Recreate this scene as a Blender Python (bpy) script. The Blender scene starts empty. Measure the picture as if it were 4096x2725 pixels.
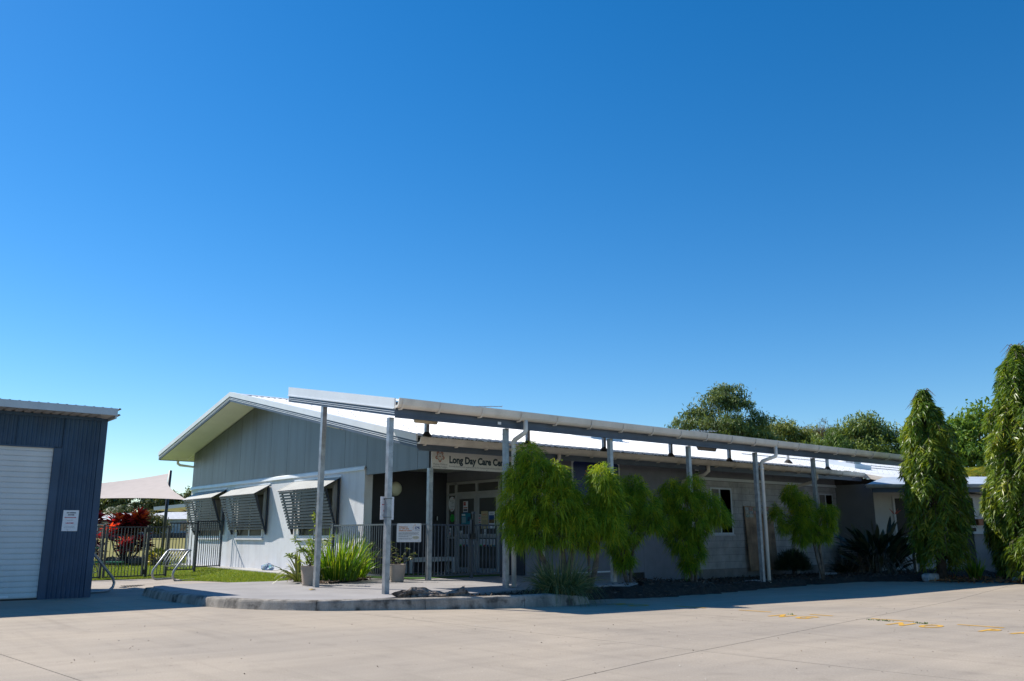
import bpy, math, random
import numpy as np
from mathutils import Vector, Matrix

random.seed(7)
rng = np.random.default_rng(11)
S = bpy.context.scene
COL = S.collection

# ------------------------------------------------------------------ camera
PITCH, YAW, ROLL = math.radians(12.774), math.radians(50.543), math.radians(-0.1645)
cam_d = bpy.data.cameras.new('camera')
cam_d.sensor_fit = 'HORIZONTAL'
cam_d.sensor_width = 36.0
cam_d.lens = 30.10
cam_d.clip_start = 0.1
cam_d.clip_end = 3000
cam = bpy.data.objects.new('camera', cam_d)
COL.objects.link(cam)
_h = Vector((math.cos(YAW), math.sin(YAW), 0)); _z = Vector((0, 0, 1))
_r = Vector((math.sin(YAW), -math.cos(YAW), 0))
_f = _h * math.cos(PITCH) + _z * math.sin(PITCH)
_u = -_h * math.sin(PITCH) + _z * math.cos(PITCH)
_r2 = _r * math.cos(ROLL) + _u * math.sin(ROLL)
_u2 = _u * math.cos(ROLL) - _r * math.sin(ROLL)
M = Matrix.Identity(4)
for i in range(3):
    M[i][0] = _r2[i]; M[i][1] = _u2[i]; M[i][2] = -_f[i]
M[2][3] = 1.10
cam.matrix_world = M
S.camera = cam

# ------------------------------------------------------------------ light
SUN_AZ = math.radians(-64.5)      # direction the sunlight travels in plan
SUN_EL = math.radians(46)
world = bpy.data.worlds.new('World'); S.world = world; world.use_nodes = True
nt = world.node_tree
for n in list(nt.nodes): nt.nodes.remove(n)
wo = nt.nodes.new('ShaderNodeOutputWorld'); wb = nt.nodes.new('ShaderNodeBackground')
sky = nt.nodes.new('ShaderNodeTexSky'); sky.sky_type = 'NISHITA'; sky.sun_disc = False
sky.sun_elevation = SUN_EL
_to = (-math.cos(SUN_AZ), -math.sin(SUN_AZ))
sky.sun_rotation = math.atan2(_to[0], _to[1])
sky.altitude = 0; sky.air_density = 1.0; sky.dust_density = 0.1; sky.ozone_density = 4.2
wb.inputs['Strength'].default_value = 0.093
hs = nt.nodes.new('ShaderNodeHueSaturation'); hs.inputs['Saturation'].default_value = 1.35   # a polarised, deep winter blue
nt.links.new(sky.outputs[0], hs.inputs['Color']); nt.links.new(hs.outputs[0], wb.inputs[0]); nt.links.new(wb.outputs[0], wo.inputs[0])
sun_d = bpy.data.lights.new('sun', 'SUN'); sun_d.energy = 4.1; sun_d.angle = math.radians(0.53)
sun_d.color = (1.0, 0.94, 0.85)
sun = bpy.data.objects.new('sun', sun_d); COL.objects.link(sun)
_sd = Vector((math.cos(SUN_AZ) * math.cos(SUN_EL), math.sin(SUN_AZ) * math.cos(SUN_EL), -math.sin(SUN_EL)))
sun.rotation_euler = _sd.to_track_quat('-Z', 'Y').to_euler()
sun.location = (-20, 40, 40)
S.view_settings.view_transform = 'Standard'; S.view_settings.look = 'None'
S.view_settings.exposure = 0.64; S.view_settings.gamma = 1.0
S.view_settings.use_curve_mapping = False
S.cycles.diffuse_bounces = 8; S.cycles.max_bounces = 14; S.cycles.transmission_bounces = 8

# ------------------------------------------------------------------ materials
MATS = {}
def mat(name, col, rough=0.6, metal=0.0, amt=0.12, scale=3.0, fine=40.0, fine_amt=0.06, bump=0.0, bump_scale=60.0,
        spec=0.4, col2=None, stain=None, stain_scale=1.0, stain_amt=0.0, streak=0.0, coat=0.0):
    """principled material, colour wandering with world position (wear, grain, stains)"""
    if name in MATS: return MATS[name]
    m = bpy.data.materials.new(name); m.use_nodes = True
    t = m.node_tree; N = t.nodes; L = t.links
    b = N['Principled BSDF']
    b.inputs['Roughness'].default_value = rough; b.inputs['Metallic'].default_value = metal
    b.inputs['Specular IOR Level'].default_value = spec
    b.inputs['Coat Weight'].default_value = coat
    g = N.new('ShaderNodeNewGeometry')
    def noise(sc, det=4, vec=None, stretch=None):
        n = N.new('ShaderNodeTexNoise'); n.inputs['Scale'].default_value = sc; n.inputs['Detail'].default_value = det
        if stretch:
            mp = N.new('ShaderNodeMapping'); mp.inputs['Scale'].default_value = stretch
            L.new(g.outputs['Position'], mp.inputs['Vector']); L.new(mp.outputs[0], n.inputs['Vector'])
        else: L.new(g.outputs['Position'], n.inputs['Vector'])
        return n
    n1 = noise(scale)
    c2 = col2 if col2 else tuple(c * (1 - 2 * amt) for c in col)
    c1 = col if col2 else tuple(min(1, c * (1 + amt)) for c in col)
    r1 = N.new('ShaderNodeMapRange'); r1.inputs[1].default_value = 0.32; r1.inputs[2].default_value = 0.68
    L.new(n1.outputs['Fac'], r1.inputs[0])
    mx = N.new('ShaderNodeMix'); mx.data_type = 'RGBA'
    mx.inputs['A'].default_value = (*c1, 1); mx.inputs['B'].default_value = (*c2, 1)
    L.new(r1.outputs[0], mx.inputs['Factor'])
    cur = mx.outputs['Result']
    if fine_amt:
        n2 = noise(fine, 2)
        r2 = N.new('ShaderNodeMapRange'); r2.inputs[1].default_value = 0.3; r2.inputs[2].default_value = 0.7
        r2.inputs[3].default_value = 1 - fine_amt; r2.inputs[4].default_value = 1 + fine_amt
        L.new(n2.outputs['Fac'], r2.inputs[0])
        mu = N.new('ShaderNodeMix'); mu.data_type = 'RGBA'; mu.blend_type = 'MULTIPLY'; mu.inputs['Factor'].default_value = 1
        L.new(cur, mu.inputs['A']); L.new(r2.outputs[0], mu.inputs['B']); cur = mu.outputs['Result']
    if stain:
        n3 = noise(stain_scale, 6)
        r3 = N.new('ShaderNodeMapRange'); r3.inputs[1].default_value = 0.52; r3.inputs[2].default_value = 0.66
        r3.inputs[4].default_value = stain_amt
        L.new(n3.outputs['Fac'], r3.inputs[0])
        ms = N.new('ShaderNodeMix'); ms.data_type = 'RGBA'; ms.inputs['B'].default_value = (*stain, 1)
        L.new(r3.outputs[0], ms.inputs['Factor']); L.new(cur, ms.inputs['A']); cur = ms.outputs['Result']
    if streak:
        n4 = noise(1.0, 5, stretch=(5, 5, 0.35))
        r4 = N.new('ShaderNodeMapRange'); r4.inputs[1].default_value = 0.45; r4.inputs[2].default_value = 0.75
        r4.inputs[3].default_value = 1.0; r4.inputs[4].default_value = 1 - streak
        L.new(n4.outputs['Fac'], r4.inputs[0])
        mv = N.new('ShaderNodeMix'); mv.data_type = 'RGBA'; mv.blend_type = 'MULTIPLY'; mv.inputs['Factor'].default_value = 1
        L.new(cur, mv.inputs['A']); L.new(r4.outputs[0], mv.inputs['B']); cur = mv.outputs['Result']
    L.new(cur, b.inputs['Base Color'])
    if bump:
        nb = noise(bump_scale, 5)
        bp = N.new('ShaderNodeBump'); bp.inputs['Strength'].default_value = bump; bp.inputs['Distance'].default_value = 0.02
        L.new(nb.outputs['Fac'], bp.inputs['Height']); L.new(bp.outputs[0], b.inputs['Normal'])
    MATS[name] = m
    return m

def leaf_mat(name, cols, rough=0.45, spec=0.35, trans=0.35, tcol=None):
    """leaf: colour from the per-leaf attribute 'rnd'; partly translucent"""
    if name in MATS: return MATS[name]
    m = bpy.data.materials.new(name); m.use_nodes = True
    t = m.node_tree; N = t.nodes; L = t.links
    b = N['Principled BSDF']; out = N['Material Output']
    a = N.new('ShaderNodeAttribute'); a.attribute_name = 'rnd'
    r = N.new('ShaderNodeValToRGB')
    el = r.color_ramp.elements
    while len(el) < len(cols): el.new(0.5)
    for i, c in enumerate(cols):
        el[i].position = i / (len(cols) - 1); el[i].color = (*c, 1)
    L.new(a.outputs['Fac'], r.inputs[0]); L.new(r.outputs[0], b.inputs['Base Color'])
    b.inputs['Roughness'].default_value = rough; b.inputs['Specular IOR Level'].default_value = spec
    tr = N.new('ShaderNodeBsdfTranslucent')
    hs = N.new('ShaderNodeMix'); hs.data_type = 'RGBA'; hs.blend_type = 'MULTIPLY'; hs.inputs['Factor'].default_value = 1
    hs.inputs['B'].default_value = (*(tcol or (1.5, 1.35, 0.5)), 1)
    L.new(r.outputs[0], hs.inputs['A']); L.new(hs.outputs['Result'], tr.inputs['Color'])
    mx = N.new('ShaderNodeMixShader'); mx.inputs[0].default_value = trans
    L.new(b.outputs[0], mx.inputs[1]); L.new(tr.outputs[0], mx.inputs[2]); L.new(mx.outputs[0], out.inputs['Surface'])
    MATS[name] = m
    return m

def glass_mat(name, col=(0.05, 0.055, 0.06), rough=0.03, spec=0.9, alpha=None):
    if name in MATS: return MATS[name]
    m = mat(name, col, rough=rough, amt=0.05, fine_amt=0.0, spec=spec)
    return m

galv   = mat('galvanised_steel', (0.34, 0.36, 0.38), rough=0.42, metal=0.55, amt=0.14, scale=9, fine=120, fine_amt=0.16)
galv2  = mat('galvanised_tube', (0.36, 0.38, 0.40), rough=0.38, metal=0.5, amt=0.1, scale=12, fine=90, fine_amt=0.1)
white_render = mat('white_render', (0.68, 0.69, 0.71), rough=0.85, amt=0.03, scale=1.2, fine=90, fine_amt=0.04, bump=0.25, bump_scale=120, streak=0.12, stain=(0.55, 0.52, 0.47), stain_scale=2.5, stain_amt=0.25)
clad   = mat('grey_cladding', (0.112, 0.130, 0.155), rough=0.40, metal=0.45, amt=0.05, scale=0.8, fine=60, fine_amt=0.04, streak=0.28, spec=0.5)
dark_wall = mat('charcoal_cladding', (0.20, 0.205, 0.232), rough=0.6, amt=0.08, scale=2, fine=80, fine_amt=0.05, streak=0.08)
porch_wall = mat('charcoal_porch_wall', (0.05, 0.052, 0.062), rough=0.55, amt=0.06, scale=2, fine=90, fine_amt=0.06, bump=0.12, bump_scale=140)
cream  = mat('cream_gutter_paint', (0.76, 0.70, 0.62), rough=0.45, amt=0.05, scale=3, fine=40, fine_amt=0.03, stain=(0.36, 0.32, 0.27), stain_scale=2.2, stain_amt=0.30)
roof_white = mat('white_roof_steel', (0.66, 0.68, 0.70), rough=0.45, amt=0.04, scale=1.2, fine=25, fine_amt=0.03, spec=0.4)
roof_trim = mat('pale_roof_trim', (0.72, 0.75, 0.77), rough=0.42, amt=0.03, scale=2, fine_amt=0.02)
fascia_blue = mat('blue_grey_fascia', (0.075, 0.10, 0.145), rough=0.45, amt=0.10, scale=3, fine=50, fine_amt=0.04)
slat_mat = mat('charcoal_slat_paint', (0.055, 0.064, 0.078), rough=0.42, amt=0.10, scale=4, fine=60, fine_amt=0.05)
stile_mat = mat('dark_navy_paint', (0.02, 0.03, 0.05), rough=0.45, amt=0.1)
soffit = mat('cream_soffit', (0.80, 0.80, 0.74), rough=0.7, amt=0.03, scale=1.5, fine_amt=0.02)
ceiling_m = mat('porch_ceiling_paint', (0.5, 0.5, 0.48), rough=0.7, amt=0.03)
shed_blue = mat('navy_shed_steel', (0.030, 0.070, 0.130), rough=0.42, amt=0.10, scale=2, fine=60, fine_amt=0.06, stain=(0.05, 0.07, 0.11), stain_scale=3, stain_amt=0.3, spec=0.35)
door_white = mat('white_roller_door', (0.60, 0.63, 0.64), rough=0.5, amt=0.03, scale=2, fine_amt=0.03, streak=0.06)
fence_m = mat('black_fence_paint', (0.028, 0.036, 0.048), rough=0.4, amt=0.08, scale=6, fine_amt=0.03, spec=0.5)
fence_blue = mat('navy_gate_paint', (0.030, 0.045, 0.075), rough=0.4, amt=0.08, scale=6, fine_amt=0.03, spec=0.5)
alu    = mat('silver_aluminium', (0.50, 0.50, 0.50), rough=0.42, metal=0.35, amt=0.04, scale=6, fine_amt=0.03)
winwhite = mat('white_window_frame', (0.62, 0.64, 0.66), rough=0.45, amt=0.03)
glass  = glass_mat('window_glass')
screen_m = mat('dark_security_screen', (0.012, 0.014, 0.016), rough=0.35, spec=0.25, amt=0.1)
door_glass = glass_mat('door_glass', (0.085, 0.085, 0.08), 0.05, 0.7)
block_m = mat('grey_block', (0.45, 0.435, 0.42), rough=0.9, amt=0.14, scale=2.6, fine=140, fine_amt=0.16, bump=0.4, bump_scale=150)
mortar = mat('mortar', (0.20, 0.185, 0.17), rough=0.95, amt=0.1)
def concrete_mat():
    """trowelled, worn slab: broad patches, tyre-swept streaks, oil spots, fine sand"""
    m = bpy.data.materials.new('carpark_concrete'); m.use_nodes = True; t = m.node_tree; N = t.nodes; L = t.links
    b = N['Principled BSDF']; b.inputs['Roughness'].default_value = .82; b.inputs['Specular IOR Level'].default_value = .3
    g = N.new('ShaderNodeNewGeometry')
    def noise(sc, det, stretch=None, rot=0, dist=0):
        n = N.new('ShaderNodeTexNoise'); n.inputs['Scale'].default_value = sc; n.inputs['Detail'].default_value = det; n.inputs['Distortion'].default_value = dist
        mp = N.new('ShaderNodeMapping'); mp.inputs['Scale'].default_value = stretch or (1, 1, 1); mp.inputs['Rotation'].default_value = (0, 0, rot)
        L.new(g.outputs['Position'], mp.inputs['Vector']); L.new(mp.outputs[0], n.inputs['Vector']); return n.outputs['Fac']
    def rng_(src, a, b_, c, d):
        r = N.new('ShaderNodeMapRange'); r.inputs[1].default_value = a; r.inputs[2].default_value = b_; r.inputs[3].default_value = c; r.inputs[4].default_value = d; L.new(src, r.inputs[0]); return r.outputs[0]
    def mul(cur, f):
        x = N.new('ShaderNodeMix'); x.data_type = 'RGBA'; x.blend_type = 'MULTIPLY'; x.inputs['Factor'].default_value = 1; L.new(cur, x.inputs['A']); L.new(f, x.inputs['B']); return x.outputs['Result']
    x = N.new('ShaderNodeMix'); x.data_type = 'RGBA'; x.inputs['A'].default_value = (.405, .338, .262, 1); x.inputs['B'].default_value = (.345, .293, .235, 1)
    L.new(rng_(noise(.35, 6, dist=.6), .38, .64, 0, 1), x.inputs['Factor']); cur = x.outputs['Result']
    cur = mul(cur, rng_(noise(1.0, 7, (.5, 3.2, 1), .55, .4), .35, .72, 1.05, .92))      # swept streaks
    cur = mul(cur, rng_(noise(1.0, 6, (4.5, .35, 1), .16, .5), .52, .74, 1.0, .88))      # tyre tracks
    cur = mul(cur, rng_(noise(2.3, 8), .58, .74, 1.0, .86))                              # blotches
    cur = mul(cur, rng_(noise(9, 3), .70, .76, 1.0, .62))                                # small oil spots
    cur = mul(cur, rng_(noise(70, 3), .3, .7, .90, 1.10))                                # sand
    cur = mul(cur, rng_(noise(26, 1), .74, .78, 1.0, 1.35))                              # pale chips
    L.new(cur, b.inputs['Base Color'])
    bp = N.new('ShaderNodeBump'); bp.inputs['Strength'].default_value = .25; bp.inputs['Distance'].default_value = .02
    L.new(noise(80, 4), bp.inputs['Height']); L.new(bp.outputs[0], b.inputs['Normal'])
    MATS['carpark_concrete'] = m; return m
concrete = concrete_mat()
apron_m = mat('apron_concrete', (0.37, 0.32, 0.268), rough=0.85, amt=0.08, scale=0.9, fine=60, fine_amt=0.07, bump=0.2, bump_scale=90)
path_m = mat('grey_path_concrete', (0.335, 0.318, 0.31), rough=0.85, amt=0.06, scale=1.2, fine=90, fine_amt=0.06, bump=0.15, bump_scale=150,
             stain=(0.24, 0.225, 0.22), stain_scale=0.8, stain_amt=0.4)
kerb_m = mat('weathered_kerb', (0.36, 0.325, 0.28), rough=0.9, amt=0.12, scale=4, fine=60, fine_amt=0.14, bump=0.5, bump_scale=70,
             stain=(0.045, 0.040, 0.034), stain_scale=5.5, stain_amt=.8, streak=.6)
joint_m = mat('dark_joint', (0.05, 0.045, 0.04), rough=0.95)
mulch_m = mat('dark_mulch', (0.045, 0.034, 0.026), rough=0.95, amt=0.3, scale=14, fine=90, fine_amt=0.4, bump=1.0, bump_scale=60)
stone_m = mat('pale_stone', (0.42, 0.42, 0.42), rough=0.85, amt=0.14, scale=9, fine_amt=0.12, bump=0.4)
pot_m  = mat('taupe_pot', (0.38, 0.31, 0.25), rough=0.6, amt=0.06, scale=6, fine_amt=0.05)
soil_m = mat('potting_soil', (0.05, 0.037, 0.027), rough=0.95, amt=0.3, scale=30)
bark_m = mat('bark', (0.16, 0.125, 0.095), rough=0.9, amt=0.25, scale=9, fine=70, fine_amt=0.2, bump=0.7, bump_scale=40)
bark_d = mat('dark_bark', (0.07, 0.055, 0.045), rough=0.9, amt=0.25, scale=9, fine=70, fine_amt=0.2, bump=0.7, bump_scale=40)
log_m  = mat('weathered_log_bark', (0.20, 0.165, 0.14), rough=0.95, amt=0.35, scale=12, fine=60, fine_amt=0.3, bump=1.0, bump_scale=38, stain=(0.03, 0.026, 0.022), stain_scale=12, stain_amt=0.7)
white_paint = mat('white_paint', (0.72, 0.73, 0.74), rough=0.5, amt=0.03)
paper  = mat('white_paper', (0.74, 0.75, 0.78), rough=0.35, amt=0.02, spec=0.5)
sign_white = mat('white_sign_board', (0.64, 0.63, 0.61), rough=0.35, amt=0.015, spec=0.5)
ink    = mat('black_ink', (0.012, 0.014, 0.02), rough=0.5, amt=0.02, fine_amt=0)
ink_navy = mat('navy_ink', (0.008, 0.03, 0.055), rough=0.45, amt=0.02, fine_amt=0)
ink_grey = mat('grey_ink', (0.10, 0.11, 0.13), rough=0.5, amt=0.02, fine_amt=0)
ink_red = mat('red_ink', (0.50, 0.02, 0.06), rough=0.5, amt=0.02, fine_amt=0)
ink_rust = mat('rust_ink', (0.33, 0.075, 0.025), rough=0.5, amt=0.02, fine_amt=0)
ink_orange = mat('orange_ink', (0.62, 0.19, 0.03), rough=0.5, amt=0.02, fine_amt=0)
ink_blue = mat('blue_ink', (0.015, 0.06, 0.22), rough=0.5, amt=0.02, fine_amt=0)
ink_white = mat('white_ink', (0.7, 0.72, 0.75), rough=0.5, amt=0.02, fine_amt=0)
ink_teal = mat('teal_ink', (0.02, 0.22, 0.30), rough=0.45, amt=0.02, fine_amt=0)
ink_green = mat('bright_green_ink', (0.03, 0.42, 0.06), rough=0.45, amt=0.02, fine_amt=0)
ink_tan = mat('tan_ink', (0.52, 0.42, 0.24), rough=0.5, amt=0.03, fine_amt=0)
road_yellow = mat('worn_yellow_paint', (0.66, 0.36, 0.04), rough=0.8, amt=0.05, scale=6, fine=70, fine_amt=0.1, stain=(0.42, 0.32, 0.20), stain_scale=7, stain_amt=0.45)
lamp_glass = mat('aged_lamp_diffuser', (0.80, 0.80, 0.62), rough=0.35, amt=0.04, scale=4, fine_amt=0.02)
batten_m = mat('aged_batten_diffuser', (0.55, 0.47, 0.33), rough=0.4, amt=0.05)
black_p = mat('black_plastic', (0.012, 0.013, 0.015), rough=0.4)
grey_p = mat('grey_plastic', (0.30, 0.32, 0.33), rough=0.45)
bench_white = mat('white_bench_paint', (0.70, 0.71, 0.72), rough=0.5, amt=0.04)
moss = mat('dry_moss', (0.10, 0.095, 0.035), rough=0.95, amt=0.4, scale=14, fine_amt=0.3)
rubber = mat('weathered_rubber', (0.03, 0.027, 0.024), rough=0.8, amt=0.3, scale=20)
wood_m = mat('weathered_boards', (0.36, 0.235, 0.15), rough=0.8, amt=0.22, scale=3, fine=60, fine_amt=0.14, streak=0.35)

# ------------------------------------------------------------------ objects
ORG = {}
def thing(name, label, cat, loc=(0, 0, 0), group=None, kind=None):
    o = bpy.data.objects.new(name, None); COL.objects.link(o)
    o.empty_display_size = 0.2
    o.location = loc; ORG[o.name] = Vector(loc)
    if label: o['label'] = label
    if cat: o['category'] = cat
    if group: o['group'] = group
    if kind: o['kind'] = kind
    return o
def org(o): return ORG[o.name] if o is not None else Vector((0, 0, 0))
def tag(o, label=None, cat=None, group=None, kind=None):
    if label: o['label'] = label
    if cat: o['category'] = cat
    if group: o['group'] = group
    if kind: o['kind'] = kind
    return o
def place(name, mesh, parent, loc, rotz=0.0):
    """an object using a shared mesh, at world position loc"""
    o = bpy.data.objects.new(name, mesh); COL.objects.link(o)
    if parent is not None: o.parent = parent
    o.location = Vector(loc) - org(parent)
    o.rotation_euler = (0, 0, rotz)
    ORG[o.name] = Vector(loc)
    return o

class MB:
    def __init__(s): s.v = []; s.f = []
    def face(s, pts):
        i = len(s.v); s.v += [tuple(p) for p in pts]; s.f.append(list(range(i, i + len(pts)))); return s
    def box(s, x0, x1, y0, y1, z0, z1):
        if x0 > x1: x0, x1 = x1, x0
        if y0 > y1: y0, y1 = y1, y0
        if z0 > z1: z0, z1 = z1, z0
        i = len(s.v)
        s.v += [(x0, y0, z0), (x1, y0, z0), (x1, y1, z0), (x0, y1, z0), (x0, y0, z1), (x1, y0, z1), (x1, y1, z1), (x0, y1, z1)]
        s.f += [[i + a for a in q] for q in ((0, 3, 2, 1), (4, 5, 6, 7), (0, 1, 5, 4), (1, 2, 6, 5), (2, 3, 7, 6), (3, 0, 4, 7))]
        return s
    def prism(s, poly, vec):
        """closed polygon (list of 3d points) extruded along vec"""
        n = len(poly); i = len(s.v); vec = Vector(vec)
        s.v += [tuple(p) for p in poly] + [tuple(Vector(p) + vec) for p in poly]
        s.f.append([i + k for k in range(n)][::-1]); s.f.append([i + n + k for k in range(n)])
        for k in range(n):
            j = (k + 1) % n
            s.f.append([i + k, i + j, i + n + j, i + n + k])
        return s
    def beam(s, a, b, w, h, up=(0, 0, 1)):
        """rectangular bar from a to b, w across, h along up"""
        a = Vector(a); b = Vector(b); d = (b - a).normalized(); up = Vector(up)
        r = d.cross(up).normalized(); u = r.cross(d).normalized()
        poly = [a + r * w / 2 * p + u * h / 2 * q for p, q in ((-1, -1), (1, -1), (1, 1), (-1, 1))]
        return s.prism(poly, b - a)
    def tube(s, pts, rad, n=8, cap=True):
        pts = [Vector(p) for p in pts]
        if not hasattr(rad, '__len__'): rad = [rad] * len(pts)
        i0 = len(s.v); prev = None
        for k, p in enumerate(pts):
            if k == 0: d = pts[1] - p
            elif k == len(pts) - 1: d = p - pts[k - 1]
            else: d = (pts[k + 1] - p).normalized() + (p - pts[k - 1]).normalized()
            d.normalize()
            if prev is None:
                ref = Vector((0, 0, 1)) if abs(d.z) < 0.9 else Vector((1, 0, 0))
                r = d.cross(ref).normalized()
            else:
                r = (prev - d * prev.dot(d)).normalized()
            prev = r; u = d.cross(r)
            for j in range(n):
                a = 2 * math.pi * j / n
                s.v.append(tuple(p + (r * math.cos(a) + u * math.sin(a)) * rad[k]))
        for k in range(len(pts) - 1):
            for j in range(n):
                a = i0 + k * n + j; b = i0 + k * n + (j + 1) % n
                s.f.append([a, b, b + n, a + n])
        if cap:
            s.f.append([i0 + j for j in range(n)][::-1]); s.f.append([i0 + (len(pts) - 1) * n + j for j in range(n)])
        return s
    def lathe(s, prof, c, n=24, axis='z'):
        """profile [(r, h)] round a vertical axis through c"""
        i0 = len(s.v); c = Vector(c)
        for r, h in prof:
            for j in range(n):
                a = 2 * math.pi * j / n
                s.v.append((c.x + r * math.cos(a), c.y + r * math.sin(a), c.z + h) if axis == 'z' else
                           (c.x + r * math.cos(a), c.y + h, c.z + r * math.sin(a)))
        for k in range(len(prof) - 1):
            for j in range(n):
                a = i0 + k * n + j; b = i0 + k * n + (j + 1) % n
                s.f.append([a, b, b + n, a + n])
        if prof[0][0] > 1e-4: s.f.append([i0 + j for j in range(n)][::-1])
        if prof[-1][0] > 1e-4: s.f.append([i0 + (len(prof) - 1) * n + j for j in range(n)])
        return s
    def mesh(s, name, m, off=Vector((0, 0, 0)), smooth=False):
        me = bpy.data.meshes.new(name)
        me.from_pydata([(a - off[0], b - off[1], c - off[2]) for a, b, c in s.v], [], s.f)
        if smooth: me.polygons.foreach_set('use_smooth', [True] * len(me.polygons))
        me.materials.append(m); me.update()
        return me
    def build(s, name, m, parent=None, smooth=False, kind=None, bevel=0.0):
        o = bpy.data.objects.new(name, s.mesh(name, m, org(parent), smooth)); COL.objects.link(o)
        if parent is not None: o.parent = parent
        ORG[o.name] = org(parent).copy()
        if kind: o['kind'] = kind
        if bevel:
            b = o.modifiers.new('bevel', 'BEVEL'); b.width = bevel; b.segments = 2; b.limit_method = 'ANGLE'
        return o

_BM = {}
def unit_box(dx, dy, dz, m):
    k = (round(dx, 4), round(dy, 4), round(dz, 4), m.name)
    if k not in _BM: _BM[k] = MB().box(-dx / 2, dx / 2, -dy / 2, dy / 2, 0, dz).mesh('bar', m)
    return _BM[k]
def bar(name, parent, x, y, z, dx, dy, dz, m, rotz=0.0):
    """a box standing on world point (x,y,z); alike ones share their mesh"""
    return place(name, unit_box(dx, dy, dz, m), parent, (x, y, z), rotz)

def text(name, s, size, o, right, up, m, parent=None, sx=1.0, align='LEFT', bold=0.0, lift=0.003):
    """flat lettering; o = left end of the baseline (world)"""
    cu = bpy.data.curves.new(name, 'FONT'); cu.body = s; cu.size = size; cu.align_x = align; cu.offset = bold
    cu.resolution_u = 3
    tmp = bpy.data.objects.new('tmp', cu)
    me = bpy.data.meshes.new_from_object(tmp)
    bpy.data.objects.remove(tmp); bpy.data.curves.remove(cu)
    right = Vector(right).normalized(); up = Vector(up).normalized(); n = right.cross(up)
    P = Vector(o) + n * lift - org(parent)
    co = np.empty(len(me.vertices) * 3); me.vertices.foreach_get('co', co); co = co.reshape(-1, 3)
    w = np.array(P)[None] + co[:, :1] * sx * np.array(right)[None] + co[:, 1:2] * np.array(up)[None]
    me.vertices.foreach_set('co', w.ravel()); me.materials.clear(); me.materials.append(m); me.update()
    ob = bpy.data.objects.new(name, me); COL.objects.link(ob)
    if parent is not None: ob.parent = parent
    ORG[ob.name] = org(parent).copy()
    return ob

# ------------------------------------------------------------------ leaves
def leafmesh(name, P, D, L, W, droop, m, parent=None, prof=(0.5, 1.0, 0.75, 0.06), rnd=None, kind='stuff', side=None, jit=0.6):
    """many curved ribbon leaves in one mesh. P base, D direction, L length, W width, droop = sag"""
    P = np.asarray(P, float); D = np.asarray(D, float); n = len(P)
    D = D / np.linalg.norm(D, axis=1, keepdims=True)
    L = np.broadcast_to(L, n)[:, None]; W = np.broadcast_to(W, n)[:, None]; droop = np.broadcast_to(droop, n)[:, None]
    k = len(prof)
    ref = np.array([[0, 0, 1.0]]) + rng.normal(0, jit, (n, 3))
    sv = np.cross(D, ref); sv /= np.linalg.norm(sv, axis=1, keepdims=True) + 1e-9
    V = np.empty((n, k, 2, 3))
    for i, w in enumerate(prof):
        t = i / (k - 1)
        c = P + D * L * t; c[:, 2] -= (droop * L)[:, 0] * t * t
        V[:, i, 0] = c - sv * W * w / 2; V[:, i, 1] = c + sv * W * w / 2
    V = V.reshape(-1, 3) - np.array(org(parent))
    base = (np.arange(n) * k * 2)[:, None]
    F = []
    for i in range(k - 1):
        F.append(base + np.array([[2 * i, 2 * i + 1, 2 * i + 3, 2 * i + 2]]))
    F = np.stack(F, 1).reshape(-1, 4)
    me = bpy.data.meshes.new(name)
    me.vertices.add(len(V)); me.vertices.foreach_set('co', V.astype(np.float32).ravel())
    me.loops.add(F.size); me.loops.foreach_set('vertex_index', F.astype(np.int32).ravel())
    me.polygons.add(len(F)); me.polygons.foreach_set('loop_start', (np.arange(len(F)) * 4).astype(np.int32))
    me.polygons.foreach_set('loop_total', np.full(len(F), 4, np.int32))
    me.polygons.foreach_set('use_smooth', np.ones(len(F), bool))
    me.update(calc_edges=True)
    if rnd is None: rnd = rng.random(n)
    a = me.attributes.new('rnd', 'FLOAT', 'POINT'); a.data.foreach_set('value', np.repeat(np.clip(rnd, 0, 1), 2 * k).astype(np.float32))
    me.materials.append(m)
    ob = bpy.data.objects.new(name, me); COL.objects.link(ob)
    if parent is not None: ob.parent = parent
    ORG[ob.name] = org(parent).copy()
    if kind: ob['kind'] = kind
    return ob
def rdir(n):
    d = rng.normal(0, 1, (n, 3)); return d / np.linalg.norm(d, axis=1, keepdims=True)

def gz(x, y=0):
    """fall of the car park: level at the kerb, dropping gently to the right"""
    return -0.17 * min(max((x - 6.0) / 11.5, 0), 1)
# ================================================================== ground
def sstep(a, b, x):
    t = np.clip((x - a) / (b - a), 0, 1); return t * t * (3 - 2 * t)
def yard_h(x, y):
    return 0.13 - 0.22 * sstep(18.3, 25.5, y) * (1 - sstep(8.6, 10.7, x))
def terrain(x, y):
    d = x * math.cos(YAW) + y * math.sin(YAW)
    base = -0.17 * np.clip((x - 6) / 11.5, 0, 1) - 0.07
    w = sstep(17.6, 19.0, y) * (1 - sstep(11.0, 14.0, x) * (1 - sstep(33, 36, y)))
    yard = -0.12 + 0.12 * sstep(26, 40, y) + 1.0 * np.clip((d - 50) / 90.0, 0, 1) + 0.8 * np.clip((d - 140) / 300, 0, 1)
    return base * (1 - w) + yard * w
xs = np.concatenate([np.linspace(-700, -40, 12), np.linspace(-30, 40, 71), np.linspace(45, 120, 16), np.linspace(140, 900, 14)])
ys = np.concatenate([np.linspace(-400, -30, 8), np.linspace(-25, 50, 76), np.linspace(54, 180, 32), np.linspace(200, 1100, 16)])
X, Y = np.meshgrid(xs, ys); Zt = terrain(X, Y)
nx, ny = len(xs), len(ys)
g = MB(); g.v = [tuple(p) for p in np.stack([X, Y, Zt], -1).reshape(-1, 3)]
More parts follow.
